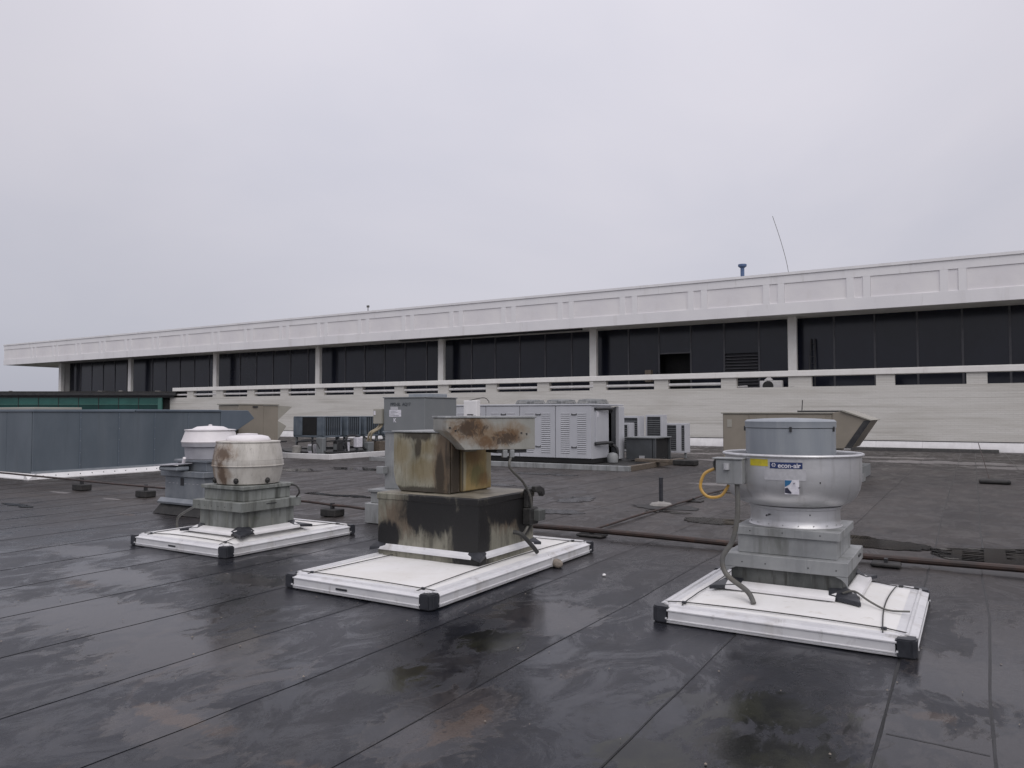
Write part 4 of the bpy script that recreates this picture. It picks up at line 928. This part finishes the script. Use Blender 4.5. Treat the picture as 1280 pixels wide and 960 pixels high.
MB().box(hx0 - .015, hy0 - .015, 1.401, hx1 + .015, hy1 + .015, 1.418).build('housing_lid', 'galvanised', t, bev=.004)
MB().box(hx1 + .001, hy0 + .17, .79, hx1 + .03, hy1 + .02, 1.27).build('side_panel', 'grease_panel', t, bev=.008)
MB().box(hx1 + .001, hy0 + .02, .79, hx1 + .016, hy0 + .16, 1.38).build('belt_panel', 'grease_house', t, bev=.006)
MB().box(hx1 + .02, hy0 + .18, 1.20, hx1 + .04, hy0 + .44, 1.268).build('panel_lip', 'grease_house', t, bev=.004)
# motor cover, set askew
P0 = Vector((-4.45, 6.09)); DD = Vector((.62, .947)).normalized(); NN = Vector((-DD.y, DD.x))
def mp_(s, d, z): q = P0 + DD * s + NN * d; return (q.x, q.y, z)
LN = .99
prof = [(0, 1.555), (0, 1.43), (.04, 1.405), (.20, 1.235), (LN, 1.228), (LN, 1.555)]
MB().hexa([mp_(s, 0, z) for s, z in prof], [mp_(s, .38, z) for s, z in prof]).build('motor_cover', 'rusty_cover', t, bev=.006)
MB().hexa([mp_(-.012, -.012, 1.555), mp_(LN + .012, -.012, 1.555), mp_(LN + .012, .39, 1.555), mp_(-.012, .39, 1.555)],
          [mp_(-.012, -.012, 1.575), mp_(LN + .012, -.012, 1.575), mp_(LN + .012, .39, 1.575), mp_(-.012, .39, 1.575)]).build('cover_lid', 'galvanised', t, bev=.004)
MB().hexa([mp_(.56, .02, 1.195), mp_(.90, .02, 1.195), mp_(.90, .3, 1.195), mp_(.56, .3, 1.195)], [mp_(.56, .02, 1.232), mp_(.90, .02, 1.232), mp_(.90, .3, 1.232), mp_(.56, .3, 1.232)]).build('motor_tray', 'dark_steel', t)
for s in (.62, .70):
    MB().hexa([mp_(s, -.01, 1.15), mp_(s + .05, -.01, 1.15), mp_(s + .05, .04, 1.15), mp_(s, .04, 1.15)], [mp_(s, -.01, 1.23), mp_(s + .05, -.01, 1.23), mp_(s + .05, .04, 1.23), mp_(s, .04, 1.23)]).build('conduit_fitting', 'galvanised', t, bev=.006)
for s, z in ((.83, 1.40), (.89, 1.39), (.04, 1.46), (.10, 1.43)):
    q = mp_(s, -.002, z); MB().box(q[0] - .007, q[1] - .007, z - .007, q[0] + .007, q[1] + .007, z + .007).build('bolt', 'dark_steel', t)
MB().tube(smooth_path([mp_(.72, .01, 1.16), (-4.06, 6.66, 1.05), (-4.04, 6.9, .88), (-4.02, 7.02, .70), (-4.03, 7.05, .50), (-4.05, 6.95, .36), (-4.0, 6.78, .36)]), .014, 8).build('flexible_conduit', 'grey_conduit', t)
MB().tube(smooth_path([(-4.07, 6.74, .38), (-4.0, 6.78, .36), (-3.93, 6.88, .24), (-3.90, 6.95, .155)]), .022, 8).build('drain_hose', 'cord', t)
MB().box(-4.10, 6.98, .42, -4.00, 7.16, .60).build('switch_box', 'black_rubber', t, bev=.012)
MB().box(-4.01, 7.05, .46, -3.93, 7.19, .585).build('switch_box', 'curb_dark', t, bev=.012)
MB().box(-4.10, 7.0, .60, -4.05, 7.10, .80).build('conduit_bracket', 'black_rubber', t, bev=.008)
MB().prism([(7.10, .82), (7.20, .825), (7.29, .79), (7.31, .72), (7.26, .70), (7.22, .75), (7.10, .76)], 'x', -4.06, -4.0).build('lever', 'black_rubber', t, bev=.008)
drip_flashing(t, -4.74, 6.69, .61, .51, .25, .06, .045, mat='rail_metal')

# ------------------------------------------------------------------ stained dome fan (left)
DX, DY = -7.66, 6.36
containment_frame('white grease containment frame under the stained dome fan at left', -8.80, -7.04, 5.55, 7.62, DX, DY, .40, .40, zc=.20, badge=-7.98, seed=21)
t = thing('dome_fan', 'brown-stained barrel-shaped exhaust fan in front of the white one at left', 'exhaust fan', (DX, DY, 0), 'kitchen exhaust fans on the roof')
MB().box(DX - .39, DY - .39, .02, DX + .39, DY + .39, .455).build('curb', 'galv_stained', t, bev=.008)
MB().box(DX - .45, DY - .45, .456, DX + .45, DY + .45, .565).build('lower_lid', 'galv_stained', t, bev=.005)
MB().box(DX - .355, DY - .355, .566, DX + .355, DY + .355, .70).build('upper_curb', 'galv_stained', t, bev=.006)
MB().box(DX - .385, DY - .385, .701, DX + .385, DY + .385, .745).build('upper_lid', 'galv_stained', t, bev=.005)
MB().lathe([(.345, .746), (.372, .76), (.398, .86), (.413, .97)], DX, DY, 56, cap1=False).build('lower_barrel', 'dome_stained', t)
MB().lathe([(.418, .971), (.422, 1.0), (.418, 1.04)], DX, DY, 56, cap0=False, cap1=False).build('middle_band', 'dome_stained', t)
MB().lathe([(.413, 1.041), (.395, 1.16), (.372, 1.245), (.362, 1.25)], DX, DY, 56, cap0=False).build('upper_barrel', 'dome_stained', t)
MB().lathe([(.372, 1.246), (.380, 1.25), (.380, 1.262), (.30, 1.268)], DX, DY, 56).build('rim_flange', 'dome_stained', t)
MB().lathe([(.418, .964), (.427, .968), (.427, .976), (.418, .98)], DX, DY, 56, cap0=False, cap1=False).build('seam_ring', 'dome_stained', t)
MB().lathe([(.26, 1.269), (.262, 1.285), (.23, 1.32), (.16, 1.335), (.02, 1.345)], DX, DY, 40).build('top_cap', 'dome_white', t, angle=50)
MB().lathe([(.12, 1.34), (.12, 1.352), (.01, 1.358)], DX - .02, DY, 20).build('cap_button', 'dome_white', t)
for a, z in ((-60, .80), (-115, .795), (-5, .80)):
    p = (DX + .388 * math.cos(R(a)), DY + .388 * math.sin(R(a)))
    MB().lathe([(.006, z - .035), (.026, z - .02), (.032, z + .005), (.022, z + .028), (.004, z + .036)], p[0], p[1], 12).build('clamp_knob', 'black_rubber', t)
for k in range(6): MB().box(DX - .34 + .12 * k, DY - .454, .50, DX - .332 + .12 * k, DY - .450, .508).build('screw', 'dark_steel', t)
MB().box(DX + .449, DY - .10, .525, DX + .456, DY + .05, .533).build('lid_handle', 'dark_steel', t)
MB().tube(smooth_path([(DX + .36, DY + .34, .72), (DX + .46, DY + .36, .70), (DX + .50, DY + .37, .63), (DX + .46, DY + .36, .57)]), .012, 6).build('cable', 'cord', t)
MB().tube(smooth_path([(DX - .46, DY - .3, .50), (DX - .75, DY - .28, .40), (DX - 1.05, DY - .22, .27), (DX - 1.12, DY - .18, .12), (DX - 1.12, DY - .18, .01)]), .016, 8).build('drain_hose', 'grey_conduit', t)
drip_flashing(t, DX, DY, .39, .39, .25, .13, .035)

# ------------------------------------------------------------------ white dome fan behind it
EX, EY = -10.62, 8.05
t = thing('dome_fan', 'clean white-topped exhaust fan with wide rim behind the stained dome fan', 'exhaust fan', (EX, EY, 0), 'kitchen exhaust fans on the roof')
MB().box(EX - .55, EY - .42, .10, EX + .42, EY + .55, .60).build('curb', 'galv_blue', t, bev=.008)
MB().hexa([(EX - .66, EY - .56, .012), (EX + .5, EY - .56, .012), (EX + .5, EY + .64, .012), (EX - .66, EY + .64, .012)],
          [(EX - .57, EY - .44, .20), (EX + .44, EY - .44, .20), (EX + .44, EY + .57, .20), (EX - .57, EY + .57, .20)]).build('membrane_skirt', 'black_rubber', t)
MB().prism([(EY - .46, .26), (EY - .52, .20), (EY - .515, .17), (EY - .45, .22)], 'x', EX - .60, EX + .45).build('flashing_strip', 'galv_blue', t)
MB().box(EX - .60, EY - .47, .601, EX + .47, EY + .6, .69).build('lower_lid', 'galv_blue', t, bev=.006)
MB().box(EX - .36, EY - .33, .691, EX + .36, EY + .36, .83).build('upper_curb', 'galv_blue', t, bev=.006)
MB().box(EX - .40, EY - .37, .831, EX + .40, EY + .40, .868).build('upper_lid', 'galv_blue', t, bev=.004)
MB().lathe([(.30, .869), (.37, .875), (.38, .95), (.385, 1.06)], EX, EY, 56, cap1=False).build('lower_barrel', 'dome_grey', t)
MB().lathe([(.39, 1.061), (.425, 1.075), (.43, 1.13)], EX, EY, 56, cap1=False).build('middle_band', 'dome_grey', t)
MB().lathe([(.43, 1.131), (.44, 1.15), (.425, 1.18), (.375, 1.325), (.36, 1.33)], EX, EY, 56, cap0=False).build('upper_barrel', 'dome_white', t)
MB().lathe([(.375, 1.326), (.392, 1.33), (.392, 1.342), (.29, 1.35)], EX, EY, 56).build('rim_flange', 'dome_white', t)
MB().lathe([(.27, 1.351), (.265, 1.36), (.20, 1.39), (.02, 1.402)], EX, EY, 40).build('top_cap', 'dome_white', t, angle=50)
MB().lathe([(.03, 1.40), (.03, 1.42), (.01, 1.425)], EX, EY, 10).build('cap_button', 'dome_white', t)
MB().box(EX - .44, EY - .62, .70, EX + .02, EY - .38, .77).build('damper_box', 'cap_grey', t, bev=.02)
MB().hexa([(EX - .47, EY - .65, .772), (EX + .03, EY - .65, .80), (EX + .05, EY - .36, .81), (EX - .45, EY - .36, .785)], [(EX - .47, EY - .65, .785), (EX + .03, EY - .65, .812), (EX + .05, EY - .36, .822), (EX - .45, EY - .36, .798)]).build('damper_lid', 'dome_grey', t)
MB().tube([(EX - .12, EY - .40, .80), (EX - .04, EY - .44, .90)], .025, 8).build('damper_handle', 'dome_white', t)
MB().box(EX - .15, EY - .425, .46, EX - .07, EY - .421, .58).build('latch_plate', 'dark_steel', t)
for k in range(8): MB().box(EX - .45 + .1 * k, EY - .424, .49, EX - .41 + .1 * k, EY - .421, .497).build('stitch_fastener', 'silver_label', t)

# ------------------------------------------------------------------ grey boxed fan behind the greasy fan
t = thing('boxed_fan', 'tall grey boxed exhaust unit with handwriting and white label behind the greasy fan', 'exhaust fan', (-6.8, 9.1, 0), 'kitchen exhaust fans on the roof')
gx0, gx1, gy0, gy1 = -7.42, -6.66, 8.6, 9.38
MB().box(gx0 - .18, 8.40, .012, gx1 + .1, 9.75, .30).build('roof_curb', 'galvanised', t, bev=.008)
MB().box(gx0 - .12, 8.46, .30, gx1 + .05, 9.7, .46).build('middle_curb', 'galvanised', t, bev=.008)
MB().box(gx0 - .15, 8.43, .461, gx1 + .08, 9.72, .50).build('curb_lid', 'galvanised', t, bev=.006)
MB().box(gx0 + .01, gy0 + .02, .501, gx1 - .02, gy1 - .02, 1.34).build('plenum', 'galvanised', t, bev=.008)
MB().box(gx0 - .05, 8.50, .72, gx0 + .08, 8.61, .83).build('side_bracket', 'galvanised', t, bev=.006)
MB().box(gx0, gy0, 1.34, gx1, gy1, 1.825).build('fan_box', 'grey_box', t, bev=.006)
MB().box(gx0 - .01, gy0 - .01, 1.326, gx1 + .01, gy1 + .01, 1.3395).build('box_seam', 'cap_grey', t)
MB().box(gx0 - .012, gy0 - .012, 1.826, gx1 + .012, gy1 + .012, 1.842).build('box_lid', 'grey_box', t, bev=.003)
MB().box(gx0 + .22, gy0 + .3, 1.843, gx1 - .1, gy1 - .1, 1.895).build('top_hatch', 'cap_grey', t, bev=.006)
yy = gy0 - .003
def flat(x, z): return lambda u, v: (x + u, yy - .003, z + v)
MB().box(gx0 + .11, yy, 1.555, gx0 + .33, yy + .01, 1.655).build('rating_label', 'paper_white', t)
MB().box(gx0 + .13, yy + .002, 1.658, gx0 + .27, yy + .01, 1.70).build('rating_label', 'silver_label', t)
for k in range(4):
    MB().box(gx0 + .13, yy - .002, 1.572 + .02 * k, gx0 + .13 + (.16, .08, .14, .1)[k], yy, 1.577 + .02 * k).build('print_line', 'grey_box', t)
on_text('PPD-SL  AQ17', .062, flat(gx0 + .13, 1.715), 'handwriting', 'ink', t, bold=.001)
on_text('K', .08, flat(gx0 + .19, 1.475), 'letter_mark', 'paper_white', t, bold=.003)
MB().box(gx0 - .17, gy0 - .04, 1.45, gx0 - .01, gy0 + .12, 1.67).build('switch_box', 'beige_light', t, bev=.006)
MB().box(gx0 - .15, gy0 - .05, 1.58, gx0 - .12, gy0 - .03, 1.64).build('switch_lever', 'paper_white', t)
for dx in (0, .05):
    MB().tube(smooth_path([(gx0 - .04 - dx, gy0 + .04, 1.46), (gx0 - .08 - dx, gy0, 1.38), (gx0 - .20 - dx, gy0 - .02, 1.31), (gx0 - .27 - dx, gy0 + .02, 1.20)]), .016, 8).build('beige_conduit', 'beige_conduit', t)
MB().tube([(gx0 - .03, gy0 + .1, .5), (gx0 - .03, gy0 + .1, 1.45)], .02, 8).build('rigid_conduit', 'galvanised', t)

# ------------------------------------------------------------------ chiller
cf = thing('chiller_curb', 'long grey timber-edged curb platform under the chiller and small cooler', 'platform', (-12, 21, 0))
MB().box(-17.5, 19.68, .0, -8.2, 24.1, .10).build('platform_top', 'black_rubber', cf)
MB().box(-17.5, 19.55, .0, -8.08, 19.69, .15).build('front_edging', 'galvanised', cf, bev=.008)
MB().box(-8.22, 19.70, .0, -8.08, 24.2, .15).build('side_edging', 'wood', cf, bev=.008)
t = thing('chiller', 'long pale grey air-cooled chiller with louvred doors and three fan guards', 'chiller', (-12.2, 21.6, .1))
hx = [-17.2, -15.93, -14.66, -13.34, -12.08, -10.82, -9.62]
CZ0, CZ1, CY0, CY1 = .26, 1.86, 20.4, 22.8
MB().box(-17.2, CY0 + .03, .12, -9.66, CY1 - .05, .255).build('base_rail', 'dark_void', t)
MB().box(-17.2, CY0 + .045, CZ0, -9.64, CY1 - .9, CZ1 - .02).build('casing', 'chiller', t)
MB().box(-17.22, CY0 - .02, CZ1 - .02, -9.60, CY1, CZ1 + .03).build('top_cover', 'chiller', t, bev=.01)
slit_mesh = None
for i, (a, b) in enumerate(zip(hx[:-1], hx[1:])):
    d = MB().box(a + .012, CY0, CZ0 + .01, b - .012, CY0 + .04, CZ1 - .035).build('door_panel', 'chiller', t, bev=.005)
    mb = MB(); w = b - a
    for u0, u1 in ((.16, .40), (.62, .86)):
        for k in range(20):
            z = CZ0 + .16 + k * .062
            mb.prism([(CY0 - .003, z), (CY0 - .012, z), (CY0 - .003, z + .022)], 'x', a + w * u0, a + w * u1)
            mb.box(a + w * u0, CY0 - .004, z - .014, a + w * u1, CY0 - .002, z, 1)
    mb.build('louvre', ['chiller', 'dark_steel'], d)['kind'] = 'stuff'
    for z in (CZ1 - .30, CZ0 + .32):
        MB().box(a + w * .46, CY0 - .03, z, a + w * .60, CY0 - .012, z + .022).build('handle', 'dark_steel', d)
        for u in (.46, .585): MB().box(a + w * u, CY0 - .012, z, a + w * u + .02, CY0 + .001, z + .045).build('handle_post', 'dark_steel', d)
for x in (-12.37, -11.24, -10.13):
    yc = CY0 + 1.2; g = MB()
    for rr, zz in ((.50, CZ1 + .04), (.485, CZ1 + .075), (.465, CZ1 + .11), (.45, CZ1 + .145), (.43, CZ1 + .17), (.33, CZ1 + .185), (.22, CZ1 + .19), (.11, CZ1 + .195)):
        g.tube([(x + rr * math.cos(R(a)), yc + rr * math.sin(R(a)), zz) for a in range(0, 361, 15)], .009, 5)
    for a in range(0, 360, 15):
        ca, sa = math.cos(R(a)), math.sin(R(a))
        g.tube([(x + .50 * ca, yc + .50 * sa, CZ1 + .035), (x + .43 * ca, yc + .43 * sa, CZ1 + .172), (x + .1 * ca, yc + .1 * sa, CZ1 + .195)], .006, 4)
    g.build('fan_guard', 'galvanised', t)
    MB().lathe([(.46, CZ1 + .031), (.46, CZ1 + .06), (.42, CZ1 + .06)], x, yc, 28, cap0=False, cap1=False).build('fan_ring', 'dark_steel', t)
    MB().lathe([(.14, CZ1 + .035), (.14, CZ1 + .12), (.1, CZ1 + .14)], x, yc, 16).build('fan_motor', 'dark_steel', t)
    for a in range(0, 360, 90):
        ca, sa = math.cos(R(a + 20)), math.sin(R(a + 20))
        MB().hexa([(x + .12 * ca, yc + .12 * sa, CZ1 + .06), (x + .40 * ca - .1 * sa, yc + .40 * sa + .1 * ca, CZ1 + .05), (x + .42 * ca + .1 * sa, yc + .42 * sa - .1 * ca, CZ1 + .09)],
                  [(x + .12 * ca, yc + .12 * sa, CZ1 + .065), (x + .40 * ca - .1 * sa, yc + .40 * sa + .1 * ca, CZ1 + .055), (x + .42 * ca + .1 * sa, yc + .42 * sa - .1 * ca, CZ1 + .095)]).build('fan_blade', 'dark_steel', t)
# its right-hand end
MB().box(-9.66, CY0 + .30, .75, -9.60, CY0 + 1.15, 1.72).build('control_cabinet', 'chiller', t, bev=.01)
MB().box(-9.60, CY0 + .36, 1.50, -9.595, CY0 + .50, 1.66).build('warning_label', 'paper_white', t)
MB().box(-9.80, CY0 + 1.3, .26, -9.64, CY1 - .55, 1.80).build('end_coil', 'coil', t)
MB().box(-9.74, CY1 - .42, .16, -9.58, CY1 - .0, 1.82).build('end_post', 'chiller', t, bev=.01)
for z in (1.74, .70): MB().tube(smooth_path([(-9.62, CY0 + .25, z), (-9.5, CY0 + .8, z + .01), (-9.5, CY0 + 1.25, z), (-9.6, CY0 + 1.35, z - .1)]), .045, 8).build('cooler_pipe', 'dark_steel', t)
MB().lathe([(.02, .10), (.16, .12), (.17, .30), (.14, .38), (.03, .42)], -9.38, CY0 + 1.0, 18).build('strainer', 'galvanised', t)
MB().tube(smooth_path([(-9.45, CY0 + 1.5, .12), (-9.45, CY0 + 1.5, .5), (-9.6, CY0 + 1.5, .62)]), .05, 8).build('drain_pipe', 'dark_steel', t)
# grey electrical cabinet left of it, in front
t = thing('electrical_cabinet', 'white electrical cabinet on posts between grey box and chiller', 'electrical box', (-8.2, 12, 0))
MB().box(-8.36, 12.0, 1.40, -8.06, 12.14, 1.85).build('cabinet', 'white_metal', t, bev=.01)
for x in (-8.33, -8.14): MB().box(x, 12.05, .0, x + .05, 12.12, 1.40).build('post', 'galvanised', t)
MB().box(-8.27, 11.994, 1.57, -8.13, 12.0, 1.59).build('nameplate', 'dark_steel', t)
for x in (-8.15, -8.10): MB().box(x, 11.985, 1.52, x + .025, 12.0, 1.56).build('latch', 'dark_steel', t)
MB().tube(smooth_path([(-8.42, 12.1, 1.82), (-8.2, 12.1, 1.87), (-7.95, 12.1, 1.90), (-7.85, 12.1, 1.84), (-7.84, 12.1, 1.8)]), .008, 6).build('cable', 'cord', t)

# small cooler and units beyond
t = thing('small_cooler', 'dark grey boxy cooler with open black end right of the chiller', 'air conditioner', (-8.9, 22.9, .1))
MB().box(-9.42, 22.55, .16, -8.52, 23.6, .82).build('casing', 'small_unit', t, bev=.01)
MB().box(-9.46, 22.5, .821, -8.42, 24.0, .86).build('top_cover', 'grey_box', t, bev=.006)
MB().box(-8.90, 23.61, .14, -8.52, 23.95, .815).build('open_end', 'dark_void', t)
MB().box(-8.519, 22.75, .20, -8.50, 23.55, .79).build('coil_face', 'dark_void', t)
MB().box(-8.55, 22.55, .10, -8.45, 22.64, .82).build('corner_post', 'small_unit', t)
MB().box(-8.55, 23.9, .10, -8.45, 23.99, .82).build('corner_post', 'small_unit', t)
MB().box(-8.98, 22.54, .20, -8.80, 22.549, .28).build('rating_label', 'silver_label', t)
tag(MB().box(-8.75, 21.6, .151, -7.7, 21.9, .24).build('loose_timber', 'wood', bev=.01), 'loose timber lying across the curb corner by the small cooler', 'timber')
tag(MB().box(-7.95, 22.7, .012, -7.25, 23.1, .17).build('rubber_block', 'black_rubber', bev=.02), 'black block on the roof right of the small cooler', 'block')
def grille_unit(x0, x1, y, z0, z1, label, two=False):
    t = thing('louvred_unit', label, 'air conditioner', ((x0 + x1) / 2, y, 0), 'grille-fronted units beyond the chiller')
    MB().box(x0, y, z0, x1, y + .5, z1).build('casing', 'chiller', t, bev=.008)
    secs = [(x0 + .07, x1 - .07)] if not two else [(x0 + .06, (x0 + x1) / 2 + .05), ((x0 + x1) / 2 + .25, x1 - .05)]
    for a, b in secs:
        MB().box(a, y - .010, z0 + .08, b, y + .0, z1 - .07).build('grille', 'coil', t)
        s0 = None; n = int((z1 - z0 - .2) / .075)
        for k in range(n):
            z = z0 + .10 + .075 * k
            if s0 is None: s0 = MB().box(a + .01, y - .018, z, b - .01, y - .011, z + .018).build('slat', 'grey_box', t); sz = z
            else: inst(s0, 'slat', (0, 0, z - sz), t)
    for x in (x0 + .03, x1 - .09): MB().box(x, y + .1, .012, x + .06, y + .2, z0).build('leg', 'grey_box', t)
    return t
grille_unit(-10.92, -9.95, 25.0, .25, 1.52, 'wide louvred unit partly behind the chiller end post')
grille_unit(-10.62, -10.12, 24.5, .3, 1.28, 'narrow white-framed grille just right of the chiller end post')
grille_unit(-9.95, -9.33, 25.6, .2, 1.56, 'tall dark louvred unit behind the small dark cooler')
grille_unit(-9.55, -8.75, 26.4, .2, 1.25, 'small white unit with two grilles, rightmost of the louvred units', two=True)

# beige rooftop unit behind the bowl fan
t = thing('rooftop_unit', 'beige rooftop unit with sloping intake hood behind the silver bowl fan', 'rooftop unit', (-4.2, 20.5, 0))
MB().box(-5.62, 20.0, .30, -2.95, 22.0, 1.60).build('casing', 'beige', t, bev=.01)
MB().box(-5.60, 19.985, .34, -4.95, 19.999, 1.56).build('door_panel', 'beige', t, bev=.004)
MB().box(-4.93, 19.985, .34, -3.10, 19.999, 1.56).build('door_panel', 'beige', t, bev=.004)
MB().box(-5.50, 19.975, 1.25, -5.38, 19.984, 1.45).build('access_plate', 'beige_light', t)
MB().box(-5.66, 19.96, 1.601, -2.92, 22.04, 1.635).build('top_cover', 'beige_light', t, bev=.006)
MB().prism([(-2.94, .75), (-2.94, 1.62), (-2.70, 1.66), (-2.10, 1.44), (-2.55, .75)], 'y', 20.02, 21.9).build('intake_hood', 'beige', t, bev=.006)
MB().prism([(-2.74, 1.665), (-2.66, 1.675), (-2.05, 1.445), (-2.08, 1.43)], 'y', 19.97, 21.95).build('hood_top', 'beige_light', t)
MB().prism([(-2.23, 1.43), (-2.07, 1.44), (-2.52, .75), (-2.68, .75)], 'y', 20.0, 20.019).build('filter_edge', 'dark_steel', t)
MB().box(-5.5, 20.1, .012, -2.3, 21.9, .30).build('roof_curb', 'grey_box', t)
MB().tube([(-3.75, 20.6, 1.63), (-3.73, 20.6, 1.95)], .012, 6).build('flue_rod', 'dark_steel', t)
MB().box(-3.9, 20.8, 1.636, -2.8, 21.2, 1.68).build('top_hatch', 'dark_steel', t)
tag(MB().prism([(-2.6, .012), (-2.2, .20), (-2.2, .012)], 'y', 19.4, 19.9).build('roof_cant', 'galvanised'), 'small metal wedge at the foot of the beige rooftop unit hood', 'flashing')

# ------------------------------------------------------------------ pipes across the roof
def support(x, y, z, w, d, h, label, grp='rubber pipe supports on the roof', along='x'):
    t = thing('pipe_support', label, 'pipe support', (x, y, 0), grp)
    MB().box(x - w / 2, y - d / 2, .010, x + w / 2, y + d / 2, h).build('rubber_block', 'black_rubber', t, bev=.012)
    MB().box(x - w * .06, y - .03, h, x + w * .06, y + .03, z + .02).build('strap', 'dark_steel', t)
    return t
def wavy(a, b, n, amp, seed):
    o = []
    for k in range(n + 1):
        u = k / n; p = Vector(a).lerp(Vector(b), u); p.z += amp * noise.noise(Vector((u * 7, seed, 0))); p.y += amp * noise.noise(Vector((u * 5, seed, 9)))
        o.append(p)
    return o
tag(MB().tube(wavy((-5.6, 9.02, .075), (16, 9.02, .075), 40, .028, 1), .036, 10).build('gas_pipe', 'rust_pipe'), 'thick rusty brown pipe running across the roof behind the right fan', 'pipe')
tag(MB().tube(wavy((-4.38, 9.1, .05), (-4.38, 17.4, .05), 16, .02, 2), .018, 8).build('gas_pipe', 'rust_pipe'), 'thin brown pipe branching away toward the chiller from the thick pipe', 'pipe')
tag(MB().tube(wavy((-26, 9.05, .26), (-11.3, 8.68, .22), 20, .012, 3), .020, 8).build('gas_pipe', 'rust_pipe'), 'dark pipe carried on two rubber blocks in front of the air handler', 'pipe')
tag(MB().tube(wavy((-10.0, 8.72, .22), (-7.62, 8.70, .16), 8, .012, 4), .020, 8).build('gas_pipe', 'rust_pipe'), 'short dark pipe running between the stained fan and the grey boxed unit', 'pipe')
support(-15.9, 8.95, .235, .36, .22, .13, 'black pipe block farther left, in front of the air handler corner')
support(-13.55, 8.85, .225, .34, .22, .13, 'black pipe block nearest the white dome fan')
support(-8.55, 8.72, .19, .32, .22, .12, 'black pipe block between the left frame and the grey boxed unit')
support(-4.25, 9.02, .07, .36, .22, .045, 'black pipe block where the thick and thin pipes meet')
support(-.80, 8.86, .07, .28, .20, .05, 'black pipe block under the thick pipe just right of the bowl fan')
support(-4.35, 13.55, .05, .32, .25, .03, 'flat black block under the thin pipe near its far end')
t = thing('vent_pipe', 'upright black vent pipe standing in a white base beyond the pipes', 'vent pipe', (-4.66, 12.7, 0))
MB().lathe([(.035, .05), (.035, .49)], -4.66, 12.7, 16).build('pipe', 'black_plastic', t)
MB().lathe([(.20, .010), (.17, .045), (.09, .055), (.05, .075)], -4.66, 12.7, 20).build('flange', 'concrete', t)
MB().add(blob(-4.5, 12.45, .55, .35, 77, .012, .3, 40), [list(range(40))]).build('patch', 'black_rubber', t)
t = thing('marker_rod', 'thin rusty rod rising from a dark pad near the wall at right', 'rod', (.30, 20.6, 0))
MB().box(.1, 20.35, .010, .72, 20.75, .10).build('pad', 'black_rubber', t, bev=.03)
MB().tube([(.32, 20.9, .05), (.12, 22.6, .85)], .010, 6).build('rod', 'rust_pipe', t)
# loose small things
def rock(x, y, r, z, label, name='stone', cat='stone', mat='rock'):
    bm = bmesh.new(); bmesh.ops.create_icosphere(bm, subdivisions=2, radius=r)
    for v in bm.verts: v.co *= 1 + .35 * noise.noise(v.co * (3 / r) * .3 + Vector((x, y, 0))); v.co.z *= .75
    me = bpy.data.meshes.new(name); bm.to_mesh(me); bm.free(); me.materials.append(M[mat]); me.shade_smooth()
    o = bpy.data.objects.new(name, me); COL.objects.link(o); o.location = (x, y, z); return tag(o, label, cat)
rock(-3.72, 7.05, .062, .045, 'brown stone wedged under the right rail of the middle frame')
rock(-3.12, 6.9, .018, .018, 'white pebble on the roof right of the middle frame', 'pebble', 'pebble', 'white_metal')
tag(MB().box(-4.0, 15.2, .010, -3.1, 15.5, .05).build('loose_board', 'concrete', bev=.01), 'pale flat board lying left of the silver bowl fan, beyond the pipes', 'board')
for i in range(90):
    x = random.uniform(-7, .8); y = random.uniform(2.4, 6)
    if i == 0: db = MB()
    r = random.uniform(.003, .009)
    db.add([(x + r * math.cos(a) * random.uniform(.6, 1.4), y + r * math.sin(a), .010) for a in (0, 1.3, 2.6, 3.9, 5.2)] + [(x, y, .014 + r * .3)], [(0, 1, 5), (1, 2, 5), (2, 3, 5), (3, 4, 5), (4, 0, 5)])
g = db.build('grit', 'rock'); g['kind'] = 'stuff'; g['label'] = 'loose grit and crumbs scattered on the near roof membrane'; g['category'] = 'grit'
